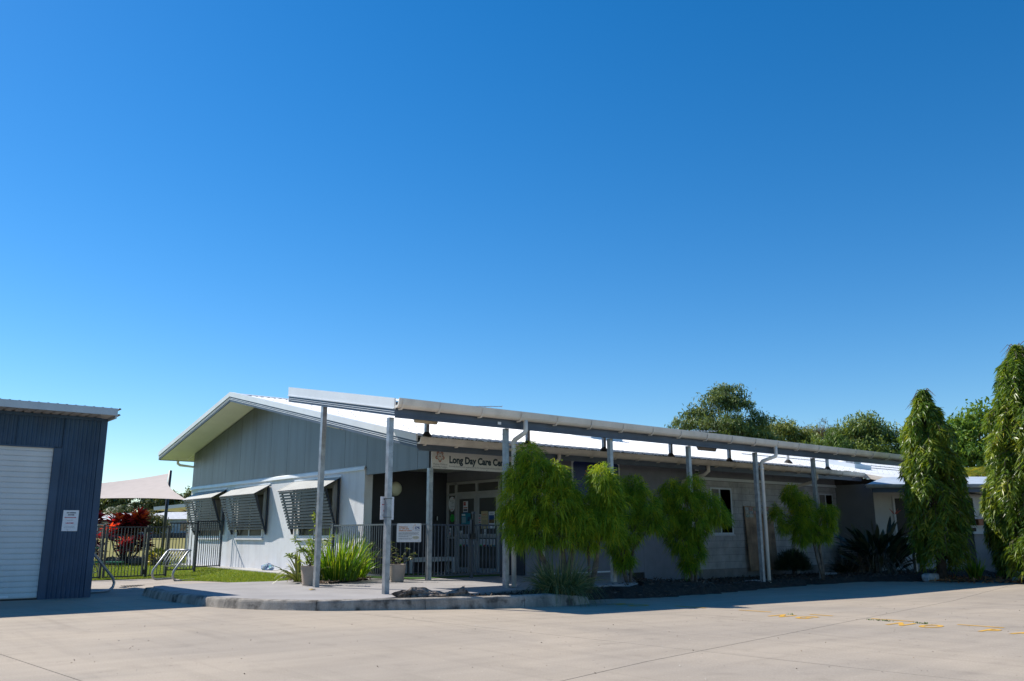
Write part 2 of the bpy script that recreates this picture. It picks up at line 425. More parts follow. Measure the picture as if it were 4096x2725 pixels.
g.f = [[j * nx + i, j * nx + i + 1, (j + 1) * nx + i + 1, (j + 1) * nx + i] for j in range(ny - 1) for i in range(nx - 1)]
def grass_ground():
    m = bpy.data.materials.new('field_grass'); m.use_nodes = True; t = m.node_tree; N = t.nodes; L = t.links
    b = N['Principled BSDF']; b.inputs['Roughness'].default_value = 0.95; b.inputs['Specular IOR Level'].default_value = 0.1
    gm = N.new('ShaderNodeNewGeometry')
    sx = N.new('ShaderNodeSeparateXYZ'); L.new(gm.outputs['Position'], sx.inputs[0])
    mr = N.new('ShaderNodeMapRange'); mr.inputs[1].default_value = 31; mr.inputs[2].default_value = 48   # watered yard, dry oval beyond
    L.new(sx.outputs['Y'], mr.inputs[0])
    n = N.new('ShaderNodeTexNoise'); n.inputs['Scale'].default_value = 0.35; n.inputs['Detail'].default_value = 8; L.new(gm.outputs['Position'], n.inputs['Vector'])
    n2 = N.new('ShaderNodeTexNoise'); n2.inputs['Scale'].default_value = 9; n2.inputs['Detail'].default_value = 6; L.new(gm.outputs['Position'], n2.inputs['Vector'])
    def ramp(src, c):
        r = N.new('ShaderNodeValToRGB'); e = r.color_ramp.elements
        e[0].position = .33; e[1].position = .67; e[0].color = (*c[0], 1); e[1].color = (*c[1], 1); L.new(src, r.inputs[0]); return r
    a = ramp(n2.outputs['Fac'], ((0.10, 0.165, 0.022), (0.20, 0.25, 0.045)))
    c = ramp(n2.outputs['Fac'], ((0.20, 0.185, 0.06), (0.30, 0.265, 0.10)))
    ad = N.new('ShaderNodeMath'); ad.operation = 'MULTIPLY_ADD'; ad.inputs[1].default_value = 1.1; ad.inputs[2].default_value = -0.55
    L.new(n.outputs['Fac'], ad.inputs[0])
    a2 = N.new('ShaderNodeMath'); a2.operation = 'ADD'; a2.use_clamp = True; L.new(ad.outputs[0], a2.inputs[0]); L.new(mr.outputs[0], a2.inputs[1])
    mx = N.new('ShaderNodeMix'); mx.data_type = 'RGBA'; L.new(a2.outputs[0], mx.inputs['Factor']); L.new(a.outputs[0], mx.inputs['A']); L.new(c.outputs[0], mx.inputs['B'])
    L.new(mx.outputs['Result'], b.inputs['Base Color'])
    bp = N.new('ShaderNodeBump'); bp.inputs['Strength'].default_value = 0.8; bp.inputs['Distance'].default_value = 0.05
    L.new(n2.outputs['Fac'], bp.inputs['Height']); L.new(bp.outputs[0], b.inputs['Normal'])
    return m
ground = g.build('ground', grass_ground(), smooth=True); ground['kind'] = 'structure'

# ---- car park: poured slabs between saw-cut joints
def clip(poly, a, b, c):
    """keep the part of polygon with a*x+b*y <= c"""
    out = []
    for i in range(len(poly)):
        p, q = poly[i], poly[(i + 1) % len(poly)]
        dp = a * p[0] + b * p[1] - c; dq = a * q[0] + b * q[1] - c
        if dp <= 0: out.append(p)
        if dp * dq < 0:
            t = dp / (dp - dq); out.append((p[0] + t * (q[0] - p[0]), p[1] + t * (q[1] - p[1])))
    return out
carpark = thing('carpark', None, None, (0, 0, 0), kind='structure')
def line(p, ang):
    n = (-math.sin(math.radians(ang)), math.cos(math.radians(ang))); return n[0], n[1], n[0] * p[0] + n[1] * p[1]
GAP = 0.006
fam1 = [line((10.0, 6.30 + k * 5.6), 12.1) for k in (-3, -2, -1, 0, 2)]
fam2 = [line((7.0 + k * 4.95, 6.0), 95.2) for k in (-6, -4, -2, -1, 0, 1, 3, 5, 8, 12)]
def cells(poly, fam):
    out = []; fam = sorted(fam, key=lambda l: l[2]); prev = None
    for l in fam + [None]:
        c = poly
        if prev is not None: c = clip(c, -prev[0], -prev[1], -(prev[2] + GAP))
        if l is not None: c = clip(c, l[0], l[1], l[2] - GAP)
        if len(c) > 2: out.append(c)
        prev = l
    return out
full = [(-30, -30), (75, -30), (75, 17.4), (-30, 17.4)]
for c1 in cells(full, fam1):
    for c2 in cells(c1, fam2):
        mb = MB()
        for a, b_ in ((-99, 6.0), (6.0, 17.5), (17.5, 99)):
            c = clip(clip(c2, 1, 0, b_), -1, 0, -a)
            if len(c) < 3: continue
            mb.prism([(x, y, gz(x) - 0.055) for x, y in c], (0, 0, 0.055))
        if mb.v: mb.build('concrete_slab', concrete, carpark)
jb = MB()
for a, b_ in ((-30, 6.0), (6.0, 17.5), (17.5, 75)):
    jb.face([(a, -30, gz(a) - 0.02), (b_, -30, gz(b_) - 0.02), (b_, 17.4, gz(b_) - 0.02), (a, 17.4, gz(a) - 0.02)])
jb.build('joint_filler', joint_m, carpark)

# ---- apron rising between the shed and the lawn
ap = MB(); axs = np.linspace(-6, 9.2, 60); ays = np.linspace(17.4, 26.0, 26)
def ah(x, y): k = float(sstep(5.3, 6.9, x) * sstep(17.2, 18.4, y)); return k * (float(yard_h(x, y)) - .006) + (1 - k) * float(-0.095 * sstep(18.5, 25.5, y))
for y in ays:
    for x in axs: ap.v.append((x, y, ah(x, y)))
for j in range(25):
    for i in range(59):
        k = j * 60 + i; ap.f.append([k, k + 1, k + 61, k + 60])
tag(ap.build('apron', apron_m, smooth=True), kind='structure')

# ---- kerb, cast in lengths
KF = [(5.30, 17.45), (5.19, 16.4), (5.17, 15.3), (5.27, 13.85), (5.5, 13.2), (5.82, 12.65), (6.2, 12.2), (6.7, 11.95), (7.25, 11.72), (7.79, 11.5), (8.63, 11.17), (9.5, 10.92), (10.39, 10.96), (10.9, 11.15)]
def smooth_line(pts, n):
    pts = np.array(pts, float); d = np.r_[0, np.cumsum(np.linalg.norm(np.diff(pts, axis=0), axis=1))]
    s = np.linspace(0, d[-1], n); out = np.stack([np.interp(s, d, pts[:, i]) for i in range(pts.shape[1])], 1)
    for _ in range(3): out[1:-1] = (out[:-2] + 2 * out[1:-1] + out[2:]) / 4
    return out
KL = smooth_line(KF, 90)
kt = np.gradient(KL, axis=0); kt /= np.linalg.norm(kt, axis=1, keepdims=True)
kn = np.stack([-kt[:, 1], kt[:, 0]], 1)           # to the inner side
if (kn[20] @ (np.array([9, 14.0]) - KL[20])) < 0: kn = -kn
kerb = thing('kerb', None, None, (0, 0, 0), kind='structure')
cuts = [0, 19, 33, 47, 61, 75, 89]
for a, b_ in zip(cuts[:-1], cuts[1:]):
    mb = MB(); idx = list(range(a, b_ + 1)); m_ = 7
    for q, i in enumerate(idx):
        p, n_ = KL[i], kn[i]; zt = 0.142
        if i > 80: zt = 0.142 - 0.10 * (i - 80) / 9
        zb = gz(p[0]) - 0.03
        t = kt[i] * (0.004 if q == 0 else -0.004 if q == len(idx) - 1 else 0)
        w = 0.003 * math.sin(i * 1.7) + 0.004 * math.sin(i * 0.61)
        for off, z in ((-0.02, zb), (-0.004 + w, zb + 0.05), (0.018 + w, zt - 0.035), (0.03 + w, zt - 0.012), (0.055, zt + w * .5), (0.17, zt + 0.002), (0.175, -0.1)):
            mb.v.append((p[0] + n_[0] * off + t[0], p[1] + n_[1] * off + t[1], z))
    for q in range(len(idx) - 1):
        for k in range(m_ - 1):
            s0 = q * m_ + k; mb.f.append([s0, s0 + 1, s0 + m_ + 1, s0 + m_])
    mb.f.append(list(range(m_))); mb.f.append([(len(idx) - 1) * m_ + k for k in range(m_)][::-1])
    mb.build('kerb_segment', kerb_m, kerb, smooth=False)

# ---- porch path slab
inner = [(KL[i][0] + kn[i][0] * 0.178, KL[i][1] + kn[i][1] * 0.178) for i in range(0, 52, 3)]
path_poly = inner + [(7.25, 12.02), (7.74, 12.16), (9.18, 12.02), (10.6, 12.2), (12.0, 12.12), (13.35, 12.25), (14.2, 13.1), (15.7, 14.7), (17.35, 16.25), (17.35, 16.6),
             (10.7, 16.6), (10.7, 19.6), (9.6, 19.6), (9.35, 18.9), (8.55, 18.12), (8.2, 17.95), (7.3, 18.1), (6.9, 18.3), (6.2, 18.2), (5.6, 17.8)]
mb = MB().prism([(x, y, -0.25) for x, y in path_poly], (0, 0, 0.39))
tag(mb.build('path', path_m), kind='structure')
mb = MB().prism([(x, y, -0.2) for x, y in ((10.72, 16.62), (14.0, 16.62), (14.0, 20), (10.72, 20))], (0, 0, 0.337))
tag(mb.build('porch_floor', path_m), kind='structure')
# strip along the gable wall
mb = MB().prism([(x, y, -0.1) for x, y in ((9.62, 19.62), (10.7, 19.62), (10.905, 19.62), (10.905, 31.5), (10.45, 31.5), (10.3, 26.0), (10.1, 22.2), (9.9, 20.6))], (0, 0, 0.235))
tag(mb.build('wall_edge_paving', mat('pale_edge_concrete', (0.46, 0.45, 0.43), rough=.85, amt=.06, stain=(.36, .34, .31), stain_scale=3, stain_amt=.4)), kind='structure')

# ---- mulch beds
def bed(name, poly, h, res=0.22, amp=0.03):
    P = np.array(poly); x0, y0 = P.min(0); x1, y1 = P.max(0)
    nxx = max(3, int((x1 - x0) / res)); nyy = max(3, int((y1 - y0) / res))
    mb = MB(); inside = {}
    def isin(x, y):
        c = False
        for i in range(len(poly)):
            (xa, ya), (xb, yb) = poly[i], poly[i - 1]
            if (ya > y) != (yb > y) and x < (xb - xa) * (y - ya) / (yb - ya) + xa: c = not c
        return c
    dx = (x1 - x0) / nxx; dy = (y1 - y0) / nyy
    for j in range(nyy):
        for i in range(nxx):
            cx, cy = x0 + (i + .5) * dx, y0 + (j + .5) * dy
            if isin(cx, cy):
                ids = []
                for q, r in ((i, j), (i + 1, j), (i + 1, j + 1), (i, j + 1)):
                    if (q, r) not in inside:
                        x, y = x0 + q * dx, y0 + r * dy
                        inside[(q, r)] = len(mb.v); mb.v.append((x + random.uniform(-.3, .3) * dx, y + random.uniform(-.3, .3) * dy, h(x, y) + random.uniform(-amp, amp)))
                    ids.append(inside[(q, r)])
                mb.f.append(ids)
    cnt = [0] * len(mb.v)
    for f in mb.f:
        for i in f: cnt[i] += 1
    for i, c in enumerate(cnt):
        if c < 4: x, y, z = mb.v[i]; mb.v[i] = (x, y, min(z, gz(x)) - .04)      # rim tucked into the ground
    return tag(mb.build(name, mulch_m, smooth=True), kind='structure')
long_bed = [(10.75, 11.0), (11.6, 11.75), (13.6, 11.6), (15.5, 11.9), (18.0, 12.45), (20.2, 12.6), (22.5, 12.5), (24.0, 11.3), (24.5, 9.8), (26.5, 8.0), (30, 6), (33, 9), (28.5, 14.0), (28.2, 16.28), (17.2, 16.28), (15.6, 14.8), (14.1, 13.2), (13.3, 12.35), (12.0, 12.22), (10.6, 12.3)]
def bedz(x, y):
    crest = 0.125 * float(1 - sstep(14.3, 16.5, x)) + (gz(x) + .13) * float(sstep(14.3, 16.5, x))
    back = float(sstep(13.2, 15.6, y) * sstep(15.5, 17, x))
    return (gz(x) + .015) + (crest - gz(x) - .015) * float(sstep(11.55, 12.1, y)) * (1 - back)
bed('mulch_bed', long_bed, lambda x, y: bedz(x, y), amp=0.02)
kin = [(KL[i][0] + kn[i][0] * 0.17, KL[i][1] + kn[i][1] * 0.17) for i in range(50, 90, 3)]
bed('kerb_bed', kin + [(11.3, 11.6), (11.3, 12.2), (10.6, 12.25), (9.18, 12.06), (7.74, 12.2), (7.1, 12.05)], lambda x, y: 0.095, res=0.12, amp=0.02)
pb = [(8.22, 17.45), (8.33, 15.97), (9.0, 16.3), (10.05, 16.98), (10.2, 17.6), (9.6, 18.6), (9.2, 18.7), (8.6, 18.05)]
bed('post_bed', pb, lambda x, y: 0.165, res=0.12, amp=0.02)
# loose chips over the beds
def chips(name, poly, n, z, size, m):
    P = np.array(poly); pts = []
    x0, y0 = P.min(0); x1, y1 = P.max(0)
    while len(pts) < n:
        x, y = random.uniform(x0, x1), random.uniform(y0, y1); c = False
        for i in range(len(poly)):
            (xa, ya), (xb, yb) = poly[i], poly[i - 1]
            if (ya > y) != (yb > y) and x < (xb - xa) * (y - ya) / (yb - ya) + xa: c = not c
        if c: pts.append((x, y, z(x, y)))
    D = rdir(n); D[:, 2] *= 0.35
    leafmesh(name, pts, D, rng.uniform(.5, 1, n) * size, rng.uniform(.3, .5, n) * size * .6, 0.0, m, prof=(0.6, 1.0, 0.5))
chip_m = leaf_mat('mulch_chip', [(0.03, 0.022, 0.016), (0.075, 0.055, 0.042), (0.17, 0.135, 0.105)], rough=0.9, trans=0.0)
tan_m = leaf_mat('tan_chip', [(0.12, 0.08, 0.055), (0.25, 0.18, 0.13), (0.34, 0.27, 0.21)], rough=0.9, trans=0.0)
lz = lambda x, y: bedz(x, y) + .02
chips('mulch_chips', long_bed, 7000, lz, 0.10, chip_m)
chips('kerb_bed_chips', kin + [(11.3, 11.6), (11.3, 12.2), (10.6, 12.25), (9.18, 12.06), (7.74, 12.2)], 1200, lambda x, y: 0.11, 0.08, chip_m)
chips('bark_chips', pb, 1600, lambda x, y: 0.185, 0.07, tan_m)
chips('fallen_leaves', [(23.4, 11.2), (24.3, 9.4), (26.4, 7.6), (28, 9), (26, 12)], 1200, lambda x, y: gz(x) + 0.05, 0.14,
      leaf_mat('fallen_leaf', [(0.16, 0.05, 0.02), (0.33, 0.12, 0.045), (0.42, 0.22, 0.10)], rough=0.8, trans=0.1))

# ---- lawn in front of the gable
lawn_poly = [(6.0, 28.0), (6.3, 26.2), (8.6, 26.05), (8.6, 25.2), (8.35, 24.0), (7.6, 22.3), (7.5, 21.4), (7.25, 19.6), (7.35, 18.12), (8.2, 17.97), (8.55, 18.14), (9.35, 18.92), (9.6, 19.63), (9.9, 20.6), (10.1, 22.2), (10.3, 26.0), (10.45, 31.5), (8.5, 31.5)]
def field_sheet(name, poly, h, m, res=.3):
    """thin sheet following height h inside a polygon"""
    P = np.array(poly); x0, y0 = P.min(0); x1, y1 = P.max(0); mb = MB(); nxx = int((x1 - x0) / res); 
    cuts_ = [(1, 0, x0 + (x1 - x0) * k / nxx) for k in range(1, nxx)]; nyy = int((y1 - y0) / res)
    strips = []
    cur = list(poly)
    for i in range(nxx):
        xa, xb = x0 + (x1 - x0) * i / nxx, x0 + (x1 - x0) * (i + 1) / nxx
        for j in range(nyy):
            ya, yb = y0 + (y1 - y0) * j / nyy, y0 + (y1 - y0) * (j + 1) / nyy
            c = clip(clip(clip(clip(cur, -1, 0, -xa), 1, 0, xb), 0, -1, -ya), 0, 1, yb)
            if len(c) > 2: mb.face([(x, y, h(x, y)) for x, y in c])
    return tag(mb.build(name, m, smooth=True), kind='structure')
field_sheet('lawn', lawn_poly, lambda x, y: float(yard_h(x, y)), bpy.data.materials['field_grass'])
def scatter(poly, n):
    P = np.array(poly); x0, y0 = P.min(0); x1, y1 = P.max(0)
    q = rng.uniform((x0, y0), (x1, y1), (n * 3, 2)); c = np.zeros(len(q), bool)
    for i in range(len(poly)):
        (xa, ya), (xb, yb) = poly[i], poly[i - 1]
        if ya == yb: continue
        hit = ((ya > q[:, 1]) != (yb > q[:, 1])) & (q[:, 0] < (xb - xa) * (q[:, 1] - ya) / (yb - ya) + xa); c ^= hit
    return q[c][:n]
grass_leaf = leaf_mat('grass_blade', [(0.11, 0.18, 0.02), (0.20, 0.29, 0.035), (0.32, 0.37, 0.06), (0.44, 0.38, 0.14)], rough=0.6, trans=0.3)
q = scatter(lawn_poly, 42000)
n = len(q); D = rng.normal(0, 0.45, (n, 3)); D[:, 2] = 1
leafmesh('lawn_grass', np.c_[q, yard_h(q[:, 0], q[:, 1]) - .005], D, rng.uniform(.03, .065, n), 0.012, 0.2, grass_leaf, prof=(1, .7, .1), rnd=rng.beta(2, 3, n))
yard_poly = [(4.6, 26.2), (8.6, 26.6), (10.6, 31.5), (16, 45), (7.5, 45), (5.0, 30)]
q = scatter(yard_poly, 40000); n = len(q); D = rng.normal(0, 0.45, (n, 3)); D[:, 2] = 1
leafmesh('yard_grass', np.c_[q, terrain(q[:, 0], q[:, 1])], D, rng.uniform(.04, .08, n), 0.018, 0.2, grass_leaf, prof=(1, .7, .1), rnd=np.clip(rng.beta(2, 3, n) + (q[:, 1] - 32) * 0.03, 0, 1))
# artificial turf inside the porch
mb = MB().prism([(x, y, 0.1) for x, y in ((10.45, 16.9), (11.0, 16.55), (13.6, 16.62), (13.6, 17.0), (12.3, 18.9), (10.95, 18.9), (10.4, 18.6))], (0, 0, 0.052))
tag(mb.build('turf_mat', mat('artificial_turf', (0.06, 0.15, 0.02), rough=.95, amt=.2, scale=20, fine=150, fine_amt=.4, bump=.8, bump_scale=200), None), 'strip of bright green artificial turf on the porch floor', 'turf mat')

# ---- painted lettering on the slab (reads from the left, letters stand away from the camera)
RD = Vector((0.08, -0.997, 0)).normalized(); UP = Vector((0.997, 0.08, 0))
marking = thing('road_marking', None, None, (0, 0, 0), kind='structure')
def road_text(s, x, y, size, sx, gap=0.5):
    for k, ch in enumerate(s):
        if ch == ' ': continue
        p = Vector((x, y, 0)) + RD * gap * k
        me_o = text('painted_letter', ch, size, (p.x, p.y, gz(p.x)), RD, UP, road_yellow, marking, sx=sx, bold=0.022)
        for v in me_o.data.vertices: v.co.z = gz(v.co.x) + 0.004
road_text('NO      NG', 11.0, 10.82, 0.65, 0.50, 0.38)
road_text('NO PARKING', 11.41, 6.08, 0.65, 0.50, 0.38)
def dash(x0, y0, x1, y1, w=0.09):
    a = Vector((x0, y0, 0)); b = Vector((x1, y1, 0)); d = (b - a).normalized(); r = Vector((-d.y, d.x, 0)) * w / 2
    MB().face([(p.x, p.y, gz(p.x) + 0.004) for p in (a - r, b - r, b + r, a + r)]).build('painted_dash', road_yellow, marking)
for d_ in ((12.07, 7.6, 12.085, 7.23), (12.14, 6.66, 12.19, 6.07), (12.24, 5.5, 12.27, 4.93), (12.33, 4.36, 12.38, 3.78), (11.88, 8.75, 11.95, 8.2), (11.70, 9.9, 11.75, 9.3)): dash(*d_, .075)
# grit and bits of leaf blown over the slab
q = np.c_[rng.uniform(1.5, 16, 420), rng.uniform(3, 12, 420)]
d_ = q[:, 0] * math.cos(YAW) + q[:, 1] * math.sin(YAW); q = q[(d_ > 6) & ((q[:, 1] < 10.6) | (q[:, 0] < 4.5))]; n = len(q); D = rdir(n); D[:, 2] = np.abs(D[:, 2]) * .25
leafmesh('slab_litter', np.c_[q, [gz(v) + .003 for v in q[:, 0]]], D, rng.uniform(.008, .022, n), rng.uniform(.005, .011, n), .0, leaf_mat('litter_bit', [(.03, .025, .02), (.10, .075, .05), (.22, .17, .11), (.5, .48, .44)], rough=.8, trans=0), prof=(.5, 1, .5))
# weeds in the joint
q = np.c_[rng.normal(0, 0.02, 320), rng.uniform(3.0, 7.8, 320)]; q = q[np.sin(q[:, 1] * 9) + np.sin(q[:, 1] * 3.3) > 0.4]
n = len(q); jx = 11.95 - (q[:, 1] - 6.0) * 0.091 + q[:, 0]
D = rng.normal(0, 0.6, (n, 3)); D[:, 2] = 1
leafmesh('joint_weeds', np.c_[jx, q[:, 1], [gz(v) for v in jx]], D, rng.uniform(.02, .05, n), 0.018, 0.3, leaf_mat('weed_leaf', [(0.05, 0.10, 0.015), (0.12, 0.19, 0.03)], trans=.25))
# grate over the drain
dg = thing('drain_grate', 'dark slotted drain grate set in the concrete apron beside the shed', 'drain grate', (5.95, 20.2, 0.0))
for k in range(9): bar('grate_bar', dg, 5.72 + k * 0.058, 20.2, ah(5.9, 20.2) + 0.012, 0.02, 0.34, 0.012, rubber)
MB().box(5.68, 6.22, 20.02, 20.38, ah(5.7, 20.2) + 0.002, ah(5.7, 20.2) + 0.008).build('frame', black_p, dg)
# ================================================================== day care building
def zr(y): return 3.10 + 0.214 * (y - 15.25) if y <= 25.85 else 3.10 + 0.214 * (25.85 - 15.25) - 0.214 * (y - 25.85)
XG, XF, YE, YR, YL = 10.90, 9.95, 15.25, 25.85, 32.30
WY = 16.20
bld = thing('day_care_building', 'long low grey and white day care building with white gabled roof and recessed corner porch', 'building', (XG, WY, 0))

# --- white rendered gable wall and pier
MB().box(XG, XG + .23, 19.05, 31.34, -.1, 2.74).build('gable_wall', white_render, bld)
MB().box(XG + .24, 46, 19.6, 31.3, -.3, 3.2).build('inner_wall', dark_wall, bld)
MB().box(XG + .06, XG + .23, 16.26, 31.3, 2.745, 3.30).build('wall_backing', joint_m, bld)
bk = MB(); bk.prism([(XG + .06, 15.9, 3.0), (XG + .06, 31.3, 3.0), (XG + .06, 31.3, zr(31.3) - .24), (XG + .06, YR, zr(YR) - .24), (XG + .06, 16.25, zr(16.25) - .26)], (.15, 0, 0))
bk.build('gable_backing', joint_m, bld)
# --- grey cladding panels in the gable
js = [31.34, 30.59, 29.43, 28.26, 27.09, 25.94, 24.76, 23.6, 22.45, 21.29, 20.13, 18.99, 17.83, 16.67, 16.20]
for a, b in zip(js[:-1], js[1:]):
    lo = 2.565 if a <= 19.0 else 2.775
    ya, yb = a - .005, b + .005
    top = [(XG, ya, zr(ya) - .235)]
    if yb < YR < ya: top.append((XG, YR, zr(YR) - .235))
    top.append((XG, yb, zr(yb) - .235))
    MB().prism([(XG, ya, lo)] + top + [(XG, yb, lo)], (.045, 0, 0)).build('cladding_panel', clad, bld)
# flashing over the white wall
fl = MB(); fl.prism([(XG - .005, 31.37, 2.70), (XG - .045, 31.37, 2.69), (XG - .045, 31.37, 2.705), (XG - .028, 31.37, 2.775), (XG - .004, 31.37, 2.80), (XG - .003, 31.37, 2.80)], (0, 19.03 - 31.37, 0))
fl.build('wall_flashing', roof_trim, bld)
# --- porch: bulkheads, ceiling, charcoal walls
MB().box(XG + .047, XG + .12, 16.26, 19.04, 2.57, 3.2).build('porch_bulkhead', clad, bld)
MB().box(XG + .05, 13.76, WY, WY + .07, 2.562, 3.07).build('side_bulkhead', dark_wall, bld)
MB().box(XG + .125, 13.75, WY + .075, 19.54, 2.76, 2.80).build('porch_ceiling', ceiling_m, bld)
MB().box(XG + .235, 13.76, 19.55, 19.59, 0, 2.755).build('porch_wall', porch_wall, bld)
MB().box(XG + .235, XG + .25, 19.06, 19.548, 0, 2.755).build('porch_return', porch_wall, bld)
MB().box(13.80, 13.95, WY + .05, 19.55, 0, 2.755).build('entry_wall', porch_wall, bld)
MB().box(13.74, 13.80, 16.27, 17.13, .05, 2.755).build('entry_side_panel', porch_wall, bld)
for a, b in ((19.545, 18.4), (18.39, 17.2), (17.19, 16.28)):
    MB().box(13.755, 13.80, b, a, 2.495, 2.755).build('head_panel', dark_wall, bld)

# --- glazed entry
fr = MB()
XD = 13.74
for y0, y1, z0, z1 in ((19.42, 19.49, .14, 2.49), (19.03, 19.10, .14, 2.49), (17.14, 17.22, .14, 2.49),
                       (17.22, 19.42, 2.42, 2.488), (17.22, 19.03, 2.15, 2.21), (19.10, 19.42, 2.13, 2.19), (19.10, 19.42, 1.00, 1.05), (19.10, 19.42, .14, .21), (18.11, 18.18, 2.21, 2.42)):
    fr.box(XD - .035, XD + .05, y0, y1, z0, z1)
frame = fr.build('door_frame', alu, bld)
for y0, y1, z0, z1 in ((19.10, 19.42, 2.19, 2.42), (18.18, 19.03, 2.21, 2.42), (17.22, 18.11, 2.21, 2.42), (19.10, 19.42, 1.05, 2.13), (19.10, 19.42, .21, 1.00)):
    MB().box(XD, XD + .012, y0, y1, z0, z1).build('pane', door_glass, frame)
for y0, y1 in ((18.155, 19.025), (17.225, 18.145)):
    d = MB()
    d.box(XD - .022, XD + .022, y0, y0 + .10, .15, 2.145).box(XD - .022, XD + .022, y1 - .10, y1, .15, 2.145)
    d.box(XD - .0215, XD + .0215, y0 + .10, y1 - .10, 2.03, 2.145).box(XD - .0215, XD + .0215, y0 + .10, y1 - .10, 1.02, 1.12).box(XD - .0215, XD + .0215, y0 + .10, y1 - .10, .15, .27)
    door = d.build('entry_door', alu, bld)
    MB().box(XD - .004, XD + .004, y0 + .10, y1 - .10, 1.12, 2.03).build('pane', door_glass, door)
    MB().box(XD - .004, XD + .004, y0 + .10, y1 - .10, .27, 1.02).build('pane', door_glass, door)
    yh = y0 + .06 if y0 > 18 else y1 - .06
    h = MB().box(XD - .03, XD - .022, yh - .025, yh + .025, .95, 1.22).tube([(XD - .03, yh, 1.04), (XD - .075, yh, 1.04), (XD - .075, yh + (.11 if y0 > 18 else -.11), 1.04)], .011)
    h.build('handle', galv2, door)

# --- long side wall: charcoal sheets
MB().box(13.96, 46, WY + .055, WY + .2, -.4, 3.05).build('side_backing', joint_m, bld)
js = [13.76, 15.08, 16.52, 17.95, 19.24, 20.26]
for a, b in zip(js[:-1], js[1:]):
    MB().box(a + .004, b - .004, WY + .005, WY + .05, -.25 if a > 17 else .1, 3.07).build('wall_sheet', dark_wall, bld)
MB().box(14.0, 17.25, WY - .02, WY + .004, .138, .175).build('base_strip', white_paint, bld)
js = [20.26, 21.6, 22.9, 24.2, 25.5, 26.8, 27.9]
for a, b in zip(js[:-1], js[1:]):
    MB().box(a + .004, b - .004, WY + .005, WY + .05, 2.745, 3.07).build('upper_sheet', dark_wall, bld)
MB().prism([(20.27, WY - .03, 2.66), (20.27, WY - .055, 2.66), (20.27, WY - .03, 2.745), (20.27, WY + .004, 2.75)], (7.62, 0, 0)).build('block_flashing', roof_trim, bld)
# --- block wall, each block laid; the window openings are left
BY = WY - .02
MB().box(20.26, 27.9, BY + .012, WY + .052, -.4, 2.655).build('mortar_bed', mortar, bld)
wins = [(20.93, 21.95, 1.09, 2.46), (26.76, 27.65, 1.09, 2.44)]
def sub(rects, w):
    out = []
    for x0, x1, z0, z1 in rects:
        a, b, c, d = w
        if x1 <= a or x0 >= b or z1 <= c or z0 >= d: out.append((x0, x1, z0, z1)); continue
        if x0 < a: out.append((x0, a - .005, z0, z1))
        if x1 > b: out.append((b + .005, x1, z0, z1))
        if z0 < c and min(x1, b) > max(x0, a): out.append((max(x0, a), min(x1, b), z0, c - .005))
        if z1 > d and min(x1, b) > max(x0, a): out.append((max(x0, a), min(x1, b), d + .005, z1))
    return [r for r in out if r[1] - r[0] > .03 and r[3] - r[2] > .02]
row = 0; z = .10
while z < 2.62:
    x = 20.27 - (.2 if row % 2 else 0)
    while x < 27.88:
        r = [(max(x, 20.27) + .005, min(x + .4, 27.89) - .005, z + .005, min(z + .2, 2.65) - .005)]
        for w in wins: r = sub(r, w)
        for x0, x1, z0, z1 in r:
            if x1 - x0 < .03: continue
            bar('concrete_block', bld, (x0 + x1) / 2, BY + .02 + random.uniform(-.002, .002), z0, x1 - x0, .04, z1 - z0, block_m)
        x += .4
    row += 1; z += .2
for a in np.arange(20.27, 27.8, 1.09):
    MB().box(a + .004, min(a + 1.086, 27.89), BY - .025, BY + .012, -.4, .094).build('plinth_block', mat('pinkish_plinth', (0.27, 0.235, 0.215), rough=.9, amt=.1, scale=3, fine=90, fine_amt=.08, bump=.3), bld)
# --- windows in the block wall
for a, b, c, d in wins:
    f = MB()
    f.box(a, a + .05, BY - .005, BY + .035, c, d).box(b - .05, b, BY - .005, BY + .035, c, d).box(a + .05, b - .05, BY - .005, BY + .035, c, c + .05).box(a + .05, b - .05, BY - .005, BY + .035, d - .05, d)
    m_ = a + .44
    f.box(m_ - .025, m_ + .025, BY + .0, BY + .034, c + .05, d - .05)
    w = f.build('window', winwhite, bld)
    MB().box(a + .05, m_ - .025, BY + .018, BY + .022, c + .05, d - .05).build('pane', glass, w)
    MB().box(m_ + .025, b - .05, BY + .012, BY + .016, c + .05, d - .05).build('pane', glass, w)
    MB().box(a - .02, b + .02, BY - .04, BY - .006, c - .035, c - .003).build('sill', winwhite, w)
# --- windows behind the three shades on the gable
for yc in (29.30, 25.97, 21.6):
    f = MB(); a, b, c, d = yc - 1.0, yc + 1.0, 1.02, 2.38
    f.box(XG - .03, XG - .002, a, a + .07, c, d).box(XG - .03, XG - .002, b - .07, b, c, d).box(XG - .03, XG - .002, a + .07, b - .07, c, c + .07).box(XG - .03, XG - .002, a + .07, b - .07, d - .07, d).box(XG - .028, XG - .004, yc - .04, yc + .04, c + .07, d - .07)
    w = f.build('window', winwhite, bld)
    MB().box(XG - .012, XG - .006, a + .07, yc - .04, c + .07, d - .07).build('pane', screen_m, w)
    MB().box(XG - .012, XG - .006, yc + .04, b - .07, c + .07, d - .07).build('pane', screen_m, w)
    MB().box(XG - .06, XG - .002, a - .05, b + .05, c - .05, c - .004).build('sill', white_render, w)

